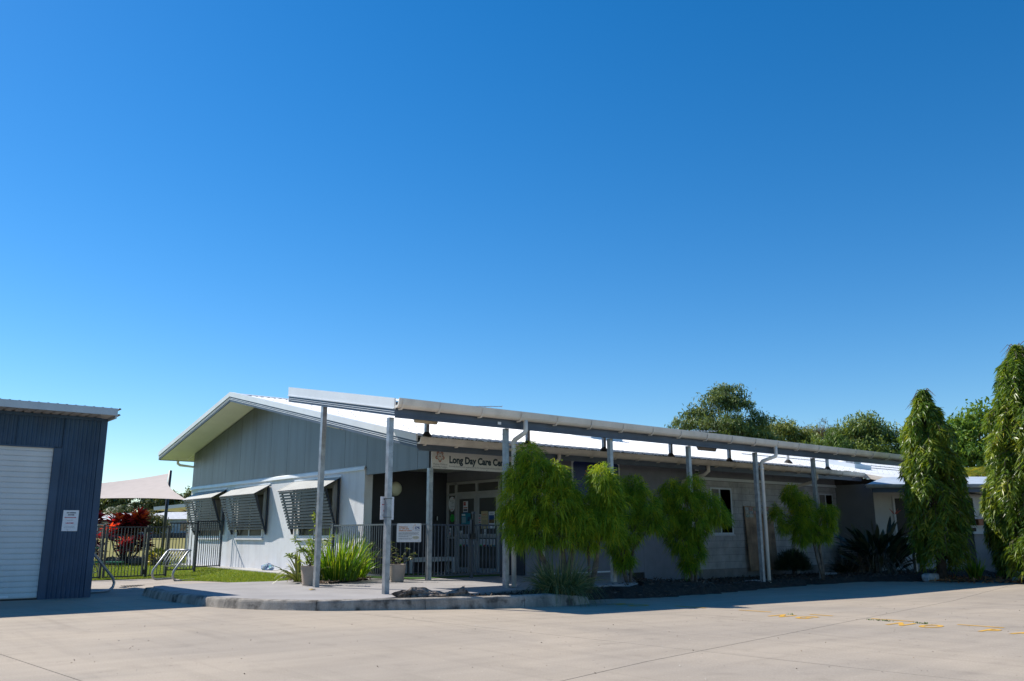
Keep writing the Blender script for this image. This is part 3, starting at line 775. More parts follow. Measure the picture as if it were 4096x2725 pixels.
# --- roof: ribbed steel, screws, barge, fascia, soffit
def ribs(x0, x1, pitch=.2, h=.028):
    out = []; x = x0
    while x < x1 - .001:
        out += [(x, 0), (x + pitch * .62, 0), (x + pitch * .70, h), (x + pitch * .90, h), (x + pitch * .98, 0)]; x += pitch
    out.append((x1, 0)); return out
def ribbed(x0, x1, ya, za, yb, zb, name, m, parent, pitch=.2, h=.028):
    mb = MB(); R = ribs(x0, x1, pitch, h)
    for x, dz in R: mb.v += [(x, ya, za + dz), (x, yb, zb + dz)]
    for i in range(len(R) - 1): mb.f.append([2 * i, 2 * i + 2, 2 * i + 3, 2 * i + 1])
    return mb.build(name, m, parent)
roof = ribbed(10.02, 46, YE - .03, zr(YE - .03) + .01, YR, zr(YR) + .01, 'roof', roof_white, bld)
ribbed(10.02, 46, YL, zr(YL) + .01, YR, zr(YR) + .01, 'roof', roof_white, bld)
MB().prism([(10.0, YR - .18, zr(YR - .18) + .045), (10.0, YR, zr(YR) + .06), (10.0, YR + .18, zr(YR + .18) + .045), (10.0, YR, zr(YR) + .045)], (36, 0, 0)).build('ridge_cap', roof_trim, bld)
sc = MB()
for x in np.arange(10.2, 45.5, .4):
    for y in np.arange(15.6, 25.6, .85):
        zz = zr(y) + .012; xx = x + random.uniform(-.03, .03); s = .03
        i = len(sc.v); sc.v += [(xx - s, y - s, zz), (xx + s, y - s, zz), (xx + s, y + s, zz), (xx - s, y + s, zz), (xx, y, zz + .045)]
        sc.f += [[i, i + 1, i + 4], [i + 1, i + 2, i + 4], [i + 2, i + 3, i + 4], [i + 3, i, i + 4]]
sc.build('roof_screws', mat('zinc_screw', (.12, .16, .2), rough=.4, metal=.3), roof, kind='stuff')
def rake(x0, x1, top, bot, name, m, parent=bld, ya=YL, yb=YE):
    for p, q in ((ya, YR), (YR, yb)):
        MB().prism([(x0, p, zr(p) + top), (x0, q, zr(q) + top), (x0, q, zr(q) + bot), (x0, p, zr(p) + bot)], (x1 - x0, 0, 0)).build(name, m, parent)
rake(9.925, 9.965, .075, -.065, 'barge_capping', roof_trim)
for p, q in ((YL, YR), (YR, YE)):
    MB().prism([(9.968, p, zr(p) + .060), (9.968, q, zr(q) + .060), (9.968, q, zr(q) + .075), (9.968, p, zr(p) + .075)], (.12, 0, 0)).build('barge_capping', roof_trim, bld)
rake(9.95, 9.985, -.068, -.215, 'rake_fascia', fascia_blue)
rake(9.94, 9.949, -.105, -.118, 'fascia_rib', roof_trim)
rake(9.94, 9.949, -.145, -.158, 'fascia_rib', roof_trim)
for p, q, t in ((YL, YR, 'soffit'), (YR, YE + .05, 'soffit')):
    MB().prism([(9.99, p, zr(p) - .195), (9.99, q, zr(q) - .195), (9.99, q, zr(q) - .21), (9.99, p, zr(p) - .21)], (XG - 9.99 - .002, 0, 0)).build('soffit', soffit, bld)
MB().prism([(XG + .05, YE + .06, zr(YE + .06) - .195), (XG + .05, WY, zr(WY) - .195), (XG + .05, WY, zr(WY) - .21), (XG + .05, YE + .06, zr(YE + .06) - .21)], (17.0, 0, 0)).build('soffit', soffit, bld)
MB().prism([(XG + .002, 31.30, zr(31.3) - .20), (XG + .002, YL - .06, zr(YL - .06) - .20), (XG + .002, YL - .06, zr(YL - .06) - .215), (XG + .002, 31.30, zr(31.3) - .25)], (34, 0, 0)).build('soffit', soffit, bld)
MB().box(9.99, 28.0, YE + .005, YE + .05, 2.845, 3.06).build('eave_fascia', fascia_blue, bld)
MB().box(9.99, 28.0, YE - .008, YE + .002, 2.90, 2.915).build('fascia_rib', fascia_blue, bld)
MB().box(9.99, 45.9, YL - .05, YL - .01, zr(YL) - .22, zr(YL) - .02).build('eave_fascia', fascia_blue, bld)
def gutter(x0, x1, yf, zt, zb, name, parent, w=.14, m=cream):
    """quad gutter along X: yf is the back, the rounded face looks to -Y"""
    h = zt - zb
    prof = [(0, 0), (-w * .45, 0.0), (-w * .68, h * .10), (-w * .86, h * .30), (-w * .95, h * .60), (-w, h * .92), (-w, h), (-w + .015, h), (-w + .02, h * .9), (-w * .6, h * .3), (0, h * .25)]
    return MB().prism([(x0, yf + a, zb + b) for a, b in prof], (x1 - x0, 0, 0)).build(name, m, parent)
gt = gutter(9.95, 28.0, YE - .01, 3.115, 2.972, 'gutter', bld)
_gb = None
def bracket_mesh(w, h, m):
    mb = MB(); p = [(.0, -.03), (-w * .5, -.03), (-w * .80, h * .06), (-w * .99, h * .35), (-w * 1.06, h * .8)]
    for (a, b), (c, d) in zip(p[:-1], p[1:]):
        mb.prism([(0, a, b), (0, c, d), (0, c, d + .02), (0, a, b + .02)], (.035, 0, 0))
    return mb.mesh('gutter_bracket', m)
bm_ = bracket_mesh(.145, .143, cream)
for k in range(22): place('gutter_bracket', bm_, gt, (10.09 + k * .823, YE - .01, 2.972))
ms = MB()
for k in range(1500):
    x = random.uniform(10.0, 27.9); y = YE - .03 + abs(random.gauss(0, .07)); z = zr(max(y, YE)) + .01
    if random.random() > .92 - .014 * x * 0: continue
    s = random.uniform(.02, .06); hh = random.uniform(.015, .05)
    i = len(ms.v); ms.v += [(x - s, y - s * .7, z), (x + s, y - s * .7, z), (x + s, y + s * .7, z + .01), (x - s, y + s * .7, z + .01), (x, y, z + hh)]
    ms.f += [[i, i + 1, i + 4], [i + 1, i + 2, i + 4], [i + 2, i + 3, i + 4], [i + 3, i, i + 4]]
ms.build('gutter_moss', moss, gt, kind='stuff')
def dpipe(pts, parent, r=.045, m=cream, name='downpipe'):
    return MB().tube(pts, r, 12).build(name, m, parent, smooth=True)
dpipe([(13.95, YE - .07, 2.98), (13.95, YE - .07, 2.86), (13.99, YE + .2, 2.74), (14.2, WY - .10, 2.56), (14.22, WY - .09, 2.45), (14.22, WY - .09, .14)], bld)
dpipe([(19.6, YE - .07, 2.98), (19.6, YE - .07, 2.82), (19.6, YE + .1, 2.72), (19.58, WY - .12, 2.58), (19.58, WY - .09, 2.45), (19.58, WY - .09, -.2)], bld, .05)
dpipe([(25.1, YE - .07, 2.98), (25.1, YE - .07, 2.82), (25.1, YE + .1, 2.72), (25.1, WY - .14, 2.58), (25.1, WY - .11, 2.45), (25.1, WY - .11, -.2)], bld, .05)
dpipe([(10.55, YL - .3, 3.75), (10.55, YL - .3, 3.66), (10.62, YL - .35, 3.60), (11.0, 31.5, 3.52), (11.05, 31.45, 0)], bld)
# things on the roof
def roof_box(name, label, x, y, dx, dy, h, cat, dome=True):
    t = thing(name, label, cat, (x, y, zr(y)))
    MB().prism([(x - dx, y - dy, zr(y - dy) + .03), (x + dx, y - dy, zr(y - dy) + .03), (x + dx, y + dy, zr(y + dy) + .03), (x - dx, y + dy, zr(y + dy) + .03)], (0, 0, h * .5)).build('curb', roof_trim, t)
    MB().box(x - dx * .8, x - dx * .15, y - dy * .85, y - dy * .3, zr(y) + .02, zr(y) + h).build('duct', galv, t)
    MB().lathe([(dx * .75, 0), (dx * .8, h * .35), (dx * .55, h * .55), (0, h * .6)], (x + dx * .2, y + dy * .1, zr(y) + h * .35), 20).build('dome', roof_white, t, smooth=True)
roof_box('skylight_vent', 'low roof vent with pale dome on the white roof behind the third walkway post', 20.7, 20.6, .75, .45, .42, 'roof vent')
roof_box('skylight_vent', 'low roof vent with grey duct near the right end of the white roof', 31.4, 17.6, .6, .6, .34, 'roof vent')
pv = thing('vent_pipe', 'short white vent pipe with dark flashing on the white roof near its right end', 'vent pipe', (26.0, 16.76, zr(16.76)))
MB().tube([(26.0, 16.76, zr(16.76)), (26.0, 16.76, zr(16.76) + .62)], .055, 12).build('pipe', white_paint, pv, smooth=True)
MB().lathe([(.16, .0), (.12, .06), (.065, .12)], (26.0, 16.76, zr(16.76) + .02), 14).build('flashing', rubber, pv)
for k, y in enumerate((21.6, 19.3, 17.9)):
    x0 = (26, 27, 33)[k]
    MB().box(x0, x0 + 12, y, y + .06, zr(y) + .03, zr(y) + .06).build('sheet_lap', mat('lap_shadow_strip', (.16, .16, .17), rough=.5, metal=.3), bld)
# TV aerials
def aerial(label, x, y, z0, z1, d, n, ln):
    t = thing('tv_aerial', label, 'aerial', (x, y, z0)); d = Vector((*d, 0)).normalized(); c = Vector((-d.y, d.x, 0))
    MB().tube([(x, y, z0), (x, y, z1)], .02, 6).build('mast', galv2, t)
    p = Vector((x, y, z1)); MB().tube([p - d * ln / 2, p + d * ln / 2], .014, 6).build('boom', galv2, t)
    for k in range(n):
        q = p + d * (k / (n - 1) - .5) * ln; MB().tube([q - c * (.30 - .012 * k), q + c * (.30 - .012 * k)], .007, 5).build('element', galv2, t)
aerial('small rooftop tv aerial in front of the tall gum tree', 32.3, 25.2, 5.2, 5.80, (.85, -.5), 9, 1.25)
aerial('thin tv aerial standing on the ridge above the porch sign', 18.35, 23.8, 4.9, 5.52, (.8, -.6), 4, 1.2)

# ================================================================== wing at the right
W0 = Vector((27.92, 14.85, 0)); wd = Vector((.772, -.6356, 0)); wn = Vector((-.6356, -.772, 0))
wing = thing('side_wing', 'low wing at the right end with white walls, dark windows and small hipped verandah roof', 'building', (27.92, 14.85, 0))
MB().box(27.92, 28.1, 14.85, WY + .05, -.4, 2.74).build('end_wall', mat('grey_render', (.235, .24, .25), rough=.85, amt=.03, scale=2, fine=120, fine_amt=.05, bump=.2), wing)
def wp(s, o, z): return W0 + wd * s + wn * o + Vector((0, 0, z))
def wbox(s0, s1, o0, o1, z0, z1, mb=None):
    mb = mb or MB(); mb.prism([wp(s0, o0, z0), wp(s1, o0, z0), wp(s1, o1, z0), wp(s0, o1, z0)], (0, 0, z1 - z0)); return mb
wall_w = mat('warm_white_render', (.62, .62, .60), rough=.85, amt=.03, fine=90, fine_amt=.04, streak=.06)
wbox(0.0, 3.72, -.3, 0, -.5, 2.75).build('wall', wall_w, wing)
for s0, s1 in ((.62, 1.9), (2.35, 3.38)):
    f = MB(); wbox(s0, s0 + .07, .002, .03, .95, 2.32, f); wbox(s1 - .07, s1, .002, .03, .95, 2.32, f); wbox(s0 + .07, s1 - .07, .002, .03, 2.25, 2.32, f); wbox(s0 + .07, s1 - .07, .002, .03, .95, 1.02, f)
    w = f.build('window', winwhite, wing); wbox(s0 + .07, s1 - .07, .004, .012, 1.02, 2.25).build('pane', screen_m, w)
wbox(2.2, 3.72, .002, .10, 1.28, 1.36).build('ledge', wall_w, wing)
# verandah roof
vr = MB(); fz = 2.62; o1 = 1.75
hip = [wp(-.92, o1, fz), wp(4.2, o1, fz), wp(4.2, .2, fz + .33), wp(.35, .2, fz + .33)]
vr.face(hip); vr.face([wp(-.92, o1, fz), wp(.35, .2, fz + .33), wp(-.4, .2, fz)])
vr.build('verandah_roof', mat('blue_white_roof', (.50, .56, .62), rough=.45, amt=.05), wing)
gp = [(0, 0), (.06, 0), (.10, .03), (.125, .08), (.13, .12), (0, .12)]
MB().prism([wp(-.94, o1 + a, fz - .12 + b) for a, b in gp], wd * 5.2).build('verandah_gutter', mat('blue_grey_gutter', (.42, .46, .50), rough=.45), wing)
wbox(-.72, 4.2, o1 - .07, o1 - .005, fz - .25, fz - .07).build('verandah_beam', fascia_blue, wing)
for s in (.48, 3.9): wbox(s - .05, s + .05, o1 - .09, o1 + .01, -.3, fz - .25).build('post', galv, wing)
MB().face([wp(-.8, o1 - .1, fz - .1), wp(4.2, o1 - .1, fz - .1), wp(4.2, 0, fz - .1), wp(-.1, 0, fz - .1)]).build('verandah_ceiling', soffit, wing)
# main roof carried on over the wing
for (xa, xb) in ((28.02, 46.0),):
    ribbed(xa, xb, 12.2, 3.11 + .214 * (12.2 - 15.25), 15.21, 3.10, 'wing_roof', roof_white, wing)
MB().prism([(27.99, 12.2, 2.47), (27.99, 15.2, 3.11), (27.99, 15.2, 2.96), (27.99, 12.2, 2.32)], (.03, 0, 0)).build('barge_capping', cream, wing)
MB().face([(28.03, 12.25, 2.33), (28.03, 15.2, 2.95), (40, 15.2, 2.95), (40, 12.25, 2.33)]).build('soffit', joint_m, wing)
# planters and pots by the wing
col = thing('planter_box', 'tall grey rendered planter box with white cap between the two right-hand columnar trees', 'planter', tuple(wp(3.1, 1.0, -.25)))
wbox(2.55, 3.5, .75, 1.3, -.4, 1.08).build('body', mat('taupe_render', (.27, .25, .24), rough=.85, amt=.04, bump=.15), col)
wbox(2.5, 3.55, .7, 1.35, 1.082, 1.16).build('cap', wall_w, col)
col = thing('planter_box', 'lower grey rendered planter box partly behind the tallest columnar tree', 'planter', tuple(wp(3.7, 1.5, -.25)))
wbox(3.30, 4.0, 1.5, 1.9, -.4, .55).build('body', MATS['taupe_render'], col); wbox(3.27, 4.03, 1.47, 1.93, .552, .60).build('cap', wall_w, col)
tp = thing('window_trough', 'terracotta trough standing on the window ledge of the right-hand wing', 'trough', tuple(wp(3.35, .05, 1.36)))
MB().prism([wp(3.33, .02, 1.362), wp(3.56, .02, 1.362), wp(3.58, .02, 1.56), wp(3.31, .02, 1.56)], wn * .2).build('body', mat('terracotta', (.42, .18, .10), rough=.8), tp)
ac = thing('air_conditioner', 'grey slatted outdoor air conditioner against the wall behind the strelitzia', 'air conditioner', (27.5, 15.5, -.1))
MB().box(27.45, 27.88, 15.0, 15.95, -.1, .72).build('case', mat('ac_grey', (.30, .30, .30), rough=.6), ac)
for k in range(9): bar('grille_slat', ac, 27.438, 15.45, -.02 + k * .075, .02, .8, .02, black_p)
# ================================================================== covered walkway
def zc(y): return 3.36 + .178 * (y - 12.55)
XA, XB = 7.75, 26.2
can = thing('covered_walkway', 'long steel covered walkway with white skillion roof and cream gutter in front of the building', 'covered walkway', (7.79, 12.8, .14))
ribbed(XA + .03, XB, 12.50, zc(12.50), 16.87, zc(16.87), 'roof', roof_white, can)
MB().face([(XA + .05, 12.6, zc(12.6) - .012), (XB, 12.6, zc(12.6) - .012), (XB, 16.85, zc(16.85) - .012), (XA + .05, 16.85, zc(16.85) - .012)]).build('ceiling_sheet', roof_white, can)
def slope(x0, x1, top, bot, name, m, ya=12.60, yb=16.86):
    MB().prism([(x0, ya, zc(ya) + top), (x0, yb, zc(yb) + top), (x0, yb, zc(yb) + bot), (x0, ya, zc(ya) + bot)], (x1 - x0, 0, 0)).build(name, m, can)
slope(XA - .015, XA + .02, .04, -.155, 'barge_capping', roof_trim)
slope(XA - .03, XA - .016, -.135, -.155, 'barge_lip', roof_white)
slope(XA, XA + .05, -.158, -.275, 'rake_beam', fascia_blue)
slope(XA - .012, XA - .001, -.19, -.20, 'beam_rib', roof_trim); slope(XA - .012, XA - .001, -.225, -.235, 'beam_rib', roof_trim)
MB().box(XA + .052, XB, 12.62, 12.68, 3.08, 3.27).build('front_beam', fascia_blue, can)
MB().box(XA + .052, XB, 12.608, 12.619, 3.12, 3.135).build('beam_rib', fascia_blue, can)
MB().box(XA + .052, XB, 15.36, 15.44, zc(15.4) - .24, zc(15.4) - .03).build('rear_beam', fascia_blue, can)
cg = gutter(XA - .02, XB, 12.575, 3.392, 3.232, 'gutter', can, w=.15)
bm2 = bracket_mesh(.155, .16, cream)
for k in range(20): place('gutter_bracket', bm2, cg, (7.62 + .02 + k * .938 if k else 7.80, 12.575, 3.232))
fx = [7.79, 10.37, 13.23, 15.82, 18.41, 21.03, 26.0]
for x in fx: bar('post', can, x, 12.8 if x < 25 else 12.72, .14 if x < 14 else gz(x) - .05, .09, .09, 3.09 - (.14 if x < 14 else gz(x) - .05), galv)
bar('post', can, 7.80, 15.32, .14, .09, .09, zc(15.3) - .27 - .14, galv)
for x in [10.37, 13.25, 15.82, 18.43, 21.05, 26.36]:
    bar('rear_post', can, x, 15.52, zr(15.52) + .02, .08, .08, zc(15.52) - .2 - zr(15.52), galv)
    MB().lathe([(.13, 0), (.115, .025), (.065, .10), (.056, .12)], (x, 15.52, zr(15.52) + .0), 10).build('post_boot', rubber, can)
def walkway_pipe(x0, px, zb):
    y = 12.5
    MB().tube([(x0, y, 3.24), (x0, y, 3.04), (x0 - .02, y + .01, 3.00), (px + .02, 12.70, 2.88), (px, 12.72, 2.84), (px, 12.72, zb)], .045, 12).build('downpipe', cream, can, smooth=True)
    for z in (2.72, 1.75): MB().box(px - .13, px + .06, 12.76, 12.80, z, z + .05).build('pipe_clip', galv, can)
    MB().lathe([(.052, 0), (.052, .06)], (px, 12.72, 2.66), 12).build('pipe_collar', cream, can, smooth=True)
walkway_pipe(10.62, 10.50, .15)
walkway_pipe(18.88, 18.56, gz(18.5) - .02)
MB().box(18.36, 18.46, 12.74, 12.86, gz(18.4) - .05, gz(18.4) + .12).build('post_footing', mat('rusty_footing', (.12, .08, .06), rough=.9, amt=.3), can)
MB().box(10.02, 10.10, 12.600, 12.607, 3.13, 3.18).build('maker_plate', paper, can)

def batten(label, x0, x1, y, z, m=batten_m, along=(1, 0)):
    t = thing('batten_light', label, 'batten light', ((x0 + x1) / 2, y, z))
    MB().box(x0, x1, y - .05, y + .05, z + .045, z + .10).build('housing', mat('dusty_housing', (.33, .29, .24), rough=.6, amt=.1), t)
    MB().tube([(x0 + .02, y, z + .03), (x1 - .02, y, z + .03)], .048, 10).build('diffuser', m, t, smooth=True)
batten('grimy cream batten light under the walkway beam just right of the corner post', 8.70, 9.22, 13.45, 3.16)
batten('grimy batten light under the walkway beam right of the fourth front post', 17.45, 18.15, 13.8, 3.19, mat('grey_diffuser', (.30, .29, .27), rough=.5))
t = thing('batten_light', 'yellowed batten light fixed high on the grey gable cladding under the eave', 'batten light', (10.8, 20.6, 3.85))
MB().prism([(10.87, 21.0, zr(21.0) - .36), (10.87, 20.3, zr(20.3) - .36), (10.87, 20.3, zr(20.3) - .30), (10.87, 21.0, zr(21.0) - .30)], (-.08, 0, 0)).build('diffuser', batten_m, t)
MB().prism([(10.895, 21.03, zr(21.03) - .37), (10.895, 20.27, zr(20.27) - .37), (10.895, 20.27, zr(20.27) - .29), (10.895, 21.03, zr(21.03) - .29)], (-.02, 0, 0)).build('housing', batten_m, t)
sc_ = thing('security_camera', 'small white dome camera under the eave beside the walkway downpipe', 'camera', (20.05, 15.95, 2.86))
MB().lathe([(.055, 0), (.055, .06), (.0, .061)], (20.05, 15.95, 2.88), 14).build('base', white_paint, sc_)
MB().lathe([(.0, -.05), (.03, -.04), (.045, 0)], (20.05, 15.95, 2.879), 14).build('dome', black_p, sc_, smooth=True)

# ================================================================== slatted window shades
SH = ['leftmost slatted awning on the white gable wall, behind the black fence end', 'middle slatted awning of three on the white gable wall', 'right slatted awning on the gable wall, partly behind the rear steel post']
for (ya, yb), lab in zip(((30.66, 28.0), (27.32, 24.62), (22.97, 20.24)), SH):
    t = thing('awning', lab, 'awning', (XG, (ya + yb) / 2, 1.1), 'slatted awnings over the gable windows')
    R = ribs(0, ya - yb, .15, .005); mb = MB()
    for x, dz in R: mb.v += [(XG - .03, yb + x, 2.575 + dz), (XG - .52, yb + x, 2.305 + dz)]
    for i in range(len(R) - 1): mb.f.append([2 * i, 2 * i + 1, 2 * i + 3, 2 * i + 2])
    mb.build('hood_sheet', mat('hood_steel', (.44, .45, .44), rough=.45, amt=.05), t)
    MB().prism([(XG - .03, yb, 2.56), (XG - .52, yb, 2.29), (XG - .52, yb, 2.275), (XG - .03, yb, 2.545)], (0, ya - yb, 0)).build('hood_lining', stile_mat, t)
    MB().box(XG - .022, XG - .002, yb - .02, ya + .02, 2.585, 2.63).build('hood_flashing', roof_trim, t)
    for k in range(13):
        f = k / 12; z = 2.245 - f * .945; x = XG - .47 + f * .33
        o = bar('slat', t, x, (ya + yb) / 2, z - .03, .028, ya - yb - .02, .058, slat_mat)
    for y in (ya - .06, yb + .06, (ya * .78 + yb * .22), ):
        w = .05
        MB().prism([(XG - .44, y - w / 2, 2.28), (XG - .40, y - w / 2, 2.28), (XG - .07, y - w / 2, 1.27), (XG - .03, y - w / 2, 1.12), (XG - .06, y - w / 2, 1.12), (XG - .115, y - w / 2, 1.27)], (0, w, 0)).build('bracket', stile_mat, t)
    for y in (ya - .06, yb + .06): MB().box(XG - .07, XG - .031, y - .035, y + .035, 1.12, 2.54).build('stile', stile_mat, t)
# ================================================================== shed
SY, SX = 17.55, 4.39
shed = thing('shed', 'navy corrugated steel shed with white roller door at the left edge', 'shed', (SX, SY, 0))
def corr(x0, x1, y, z0, z1, name, m, pitch=.076, amp=.012):
    n = int((x1 - x0) / pitch * 8); mb = MB()
    for i in range(n + 1):
        x = x0 + (x1 - x0) * i / n; yy = y - amp * math.cos(2 * math.pi * (x - x0) / pitch)
        mb.v += [(x, yy, z0), (x, yy, z1)]
    for i in range(n): mb.f.append([2 * i, 2 * i + 2, 2 * i + 3, 2 * i + 1])
    return mb.build(name, m, shed, smooth=True)
corr(3.66, 4.30, SY, 0.0, 3.235, 'wall_sheet', shed_blue)
for a in (3.65, 2.888, 2.126, 1.364, .602):
    corr(a - .76, a - .006, SY - .002, 2.70, 3.235, 'wall_sheet', shed_blue)
for a in (.74, -.02, -.78, -1.54): corr(a - .76, a, SY, 0, 2.69, 'wall_sheet', shed_blue)
MB().box(3.56, SX, SY + .025, SY + .05, 0, 3.25).box(-2.3, .86, SY + .025, SY + .05, 0, 3.25).box(.861, 3.559, SY + .025, SY + .05, 2.69, 3.25).box(SX - .03, SX, SY + .05, 22.5, 0, 3.2).box(-2.3, -2.25, SY, 22.5, 0, 3.2).box(-2.3, SX, 22.47, 22.5, 0, 3.2).build('inner_lining', shed_blue, shed)
MB().box(4.285, SX + .012, SY - .022, SY + .02, 0, 3.24).box(SX, SX + .012, SY + .02, SY + .12, 0, 3.24).build('corner_trim', shed_blue, shed)
MB().box(3.53, 3.655, SY - .02, SY + .06, 0, 2.675).box(.76, .885, SY - .02, SY + .06, 0, 2.675).box(.886, 3.529, SY - .02, SY + .06, 2.672, 2.70).build('door_trim', shed_blue, shed)
MB().box(-2.3, SX + .01, SY - .03, SY + .02, 3.236, 3.29).build('head_trim', shed_blue, shed)
rd = MB().box(.886, 3.529, SY + .04, SY + .05, 0, 2.672).build('roller_door', door_white, shed)
# door slats: one curved profile each
sl = MB(); pts = [(0, .0), (-.010, .008), (-.013, .04), (-.010, .084), (0, .092)]
sl.prism([(0, a, b) for a, b in pts], (2.64, 0, 0)); slm = sl.mesh('door_slat', door_white)
k = 0; z = .03
while z < 2.63:
    place('door_slat', slm, rd, (.887, SY + .038, z)); z += .0955
MB().box(.887, 3.528, SY + .005, SY + .04, 0.002, .028).build('bottom_rail', black_p, rd)
MB().box(2.95, 3.08, SY + .018, SY + .024, .045, .085).build('door_plate', paper, rd)
# roof
ribbed(-2.5, SX + .02, 17.02, 3.415, 22.7, 3.30, 'roof', mat('shed_roof_steel', (.40, .43, .46), rough=.42, metal=.3), shed, pitch=.076 * 2, h=.02)
un = MB(); R = ribs(-2.5, SX + .0, .152, .022)
for x, dz in R: un.v += [(x, 17.04, 3.305 + dz), (x, SY - .02, 3.292 + dz)]
for i in range(len(R) - 1): un.f.append([2 * i, 2 * i + 1, 2 * i + 3, 2 * i + 2])
un.build('roof_underside', mat('cream_underside', (.50, .46, .40), rough=.6), shed)
MB().box(-2.5, SX + .035, 17.0, 17.035, 3.295, 3.425).build('fascia', mat('silver_fascia', (.42, .46, .50), rough=.4, metal=.35, amt=.04), shed)
MB().box(SX + .005, SX + .035, 17.036, 22.7, 3.24, 3.42).build('barge', MATS['silver_fascia'], shed)
MB().prism([(SX - .25, 17.04, 3.296), (SX + .004, 17.04, 3.296), (SX + .004, SY, 3.285), (SX - .10, SY, 3.285)], (0, 0, -.006)).build('corner_flashing', MATS['cream_underside'], shed)
# ================================================================== fences and gates
def fence(t, p0, p1, z0, z1, m=fence_m, step=.098, bs=.017, rail=.035, ends=(True, True), post=.06, post_lo=.1, post_hi=.03, first=.06):
    p0 = Vector((*p0, 0)); p1 = Vector((*p1, 0)); d = p1 - p0; L_ = d.length; d.normalize(); a = math.atan2(d.y, d.x)
    c = (p0 + p1) / 2
    for z in (z0, z1 - rail): bar('rail', t, c.x, c.y, z, L_, rail, rail, m, a)
    n = max(1, int(round((L_ - 2 * first) / step)))
    for k in range(n + 1):
        q = p0 + d * (first + (L_ - 2 * first) * k / n)
        bar('baluster', t, q.x, q.y, z0 + rail, bs, bs, z1 - z0 - 2 * rail, m, a)
    for e, q in zip(ends, (p0, p1)):
        if e: bar('fence_post', t, q.x, q.y, z0 - post_lo, post, post, z1 - z0 + post_lo + post_hi, m, a)
fm2 = mat('grey_fence_paint', (.055, .068, .088), rough=.35, amt=.08, spec=.6)
t = thing('porch_fence', 'dark bar fence enclosing the porch from the pot plants to its corner post', 'fence', (10.25, 16.75, .14))
fence(t, (10.30, 19.45), (10.25, 16.75), .205, 1.345, fm2, ends=(True, True))
fence(t, (10.25, 16.75), (10.86, 16.20), .20, 1.345, fm2, ends=(False, False))
bar('corner_post', bld, 10.90, 16.15, .14, .10, .10, 2.42, galv)
t = thing('porch_gate', 'navy double bar gate with tall latch post in front of the glass entry', 'gate', (12.13, 16.22, .14))
fence(t, (10.99, 16.19), (12.06, 16.22), .20, 1.335, fence_blue, ends=(False, False), first=.10)
for x, y in ((11.0, 16.19), (12.05, 16.22)): bar('gate_stile', t, x, y, .235, .035, .035, 1.065, fence_blue)
bar('latch_post', t, 12.13, 16.22, .14, .06, .06, 1.30, fence_blue)
bar('latch', t, 12.15, 16.19, 1.02, .05, .05, .55, black_p); bar('latch_body', t, 12.13, 16.175, 1.0, .12, .05, .13, black_p); bar('latch_knob', t, 12.15, 16.19, 1.572, .065, .065, .05, fence_blue)
fence(t, (12.19, 16.22), (13.02, 16.22), .20, 1.335, fence_blue, ends=(False, True))
for z in (1.16, .21): bar('hinge', t, 10.97, 16.16, z, .07, .08, .14, black_p)
t = thing('yard_fence', 'black bar fence beyond the bike rack ending at the white gable wall', 'fence', (8.2, 26.8, -.1))
fence(t, (8.24, 26.84), (8.76, 26.88), -.05, 1.37, ends=(False, True))
fence(t, (8.76, 26.88), (9.66, 27.02), .085, 1.485, ends=(False, True))
fence(t, (9.66, 27.02), (10.70, 27.68), .15, 1.55, ends=(False, True), post=.03)
t = thing('yard_gate', 'black bar gate between the shed and the bike rack', 'gate', (8.16, 26.82, -.1))
fence(t, (6.93, 26.60), (8.09, 26.80), -.055, 1.365, ends=(False, False))
for x, y in ((6.95, 26.60), (8.07, 26.79)): bar('gate_stile', t, x, y, -.02, .04, .04, 1.33, fence_m)
bar('hinge_post', t, 8.17, 26.83, -.15, .075, .075, 1.55, fence_m)
for z in (1.20, .0): bar('hinge', t, 8.13, 26.79, z, .09, .06, .14, black_p)
t = thing('side_fence', 'black bar fence running behind the shed from the gate', 'fence', (6.86, 26.6, -.1))
fence(t, (3.2, 26.4), (6.86, 26.58), -.055, 1.365, ends=(True, True))

# ================================================================== bike racks
def rack(label, fA, fB, off, n, zg, mir=1, h=.72):
    """two bent side frames joined by a top bar with hanging wheel loops"""
    t = thing('bike_rack', label, 'bike rack', (*fA, zg), 'tubular bike racks on the apron')
    A = Vector((*fA, zg + .03)); B = Vector((*fB, zg + .03)); d = (B - A).normalized(); o = Vector((*off, 0))
    tops = []
    for s in (0, 1):
        a = A + o * s
        P = [a + d * .62, a + d * .05, a - d * .03 + Vector((0, 0, .015)), a - d * .10 + Vector((0, 0, .07)), a - d * .12 + Vector((0, 0, .15)), a - d * .09 + Vector((0, 0, .24)), a + d * .33 + Vector((0, 0, h - .05)), a + d * .40 + Vector((0, 0, h - .01)), a + d * .44 + Vector((0, 0, h))]
        MB().tube(P, .027, 10).build('side_frame', galv2, t, smooth=True); tops.append(a + d * .42 + Vector((0, 0, h)))
    MB().tube([tops[0], tops[1]], .027, 10).build('top_bar', galv2, t, smooth=True)
    for k in range(n):
        c = tops[0].lerp(tops[1], (k + .6) / (n + .2))
        P = []
        for i in range(13):
            u = i / 12
            if u < .4: q = c + d * (-.30 * u / .4) + Vector((0, 0, -.36 * u / .4))
            elif u < .6:
                v = (u - .4) / .2; q = c + d * (-.30 + .44 * v) + Vector((0, 0, -.36 - .05 * math.sin(math.pi * v)))
            else: q = c + d * (.14 - .14 * (u - .6) / .4) + Vector((0, 0, -.36 + .36 * (u - .6) / .4))
            P.append(q)
        MB().tube(P, .009, 6).build('wheel_loop', galv2, t, smooth=True)
rack('silver tubular bike rack standing at the lawn edge in front of the black gate', (7.42, 21.95), (8.05, 22.30), (-.14, 1.11), 7, -.01)
rack('grey tubular bike rack half hidden behind the navy shed', (5.02, 18.75), (4.3, 18.55), (-.4, 2.2), 6, .0, h=.74)

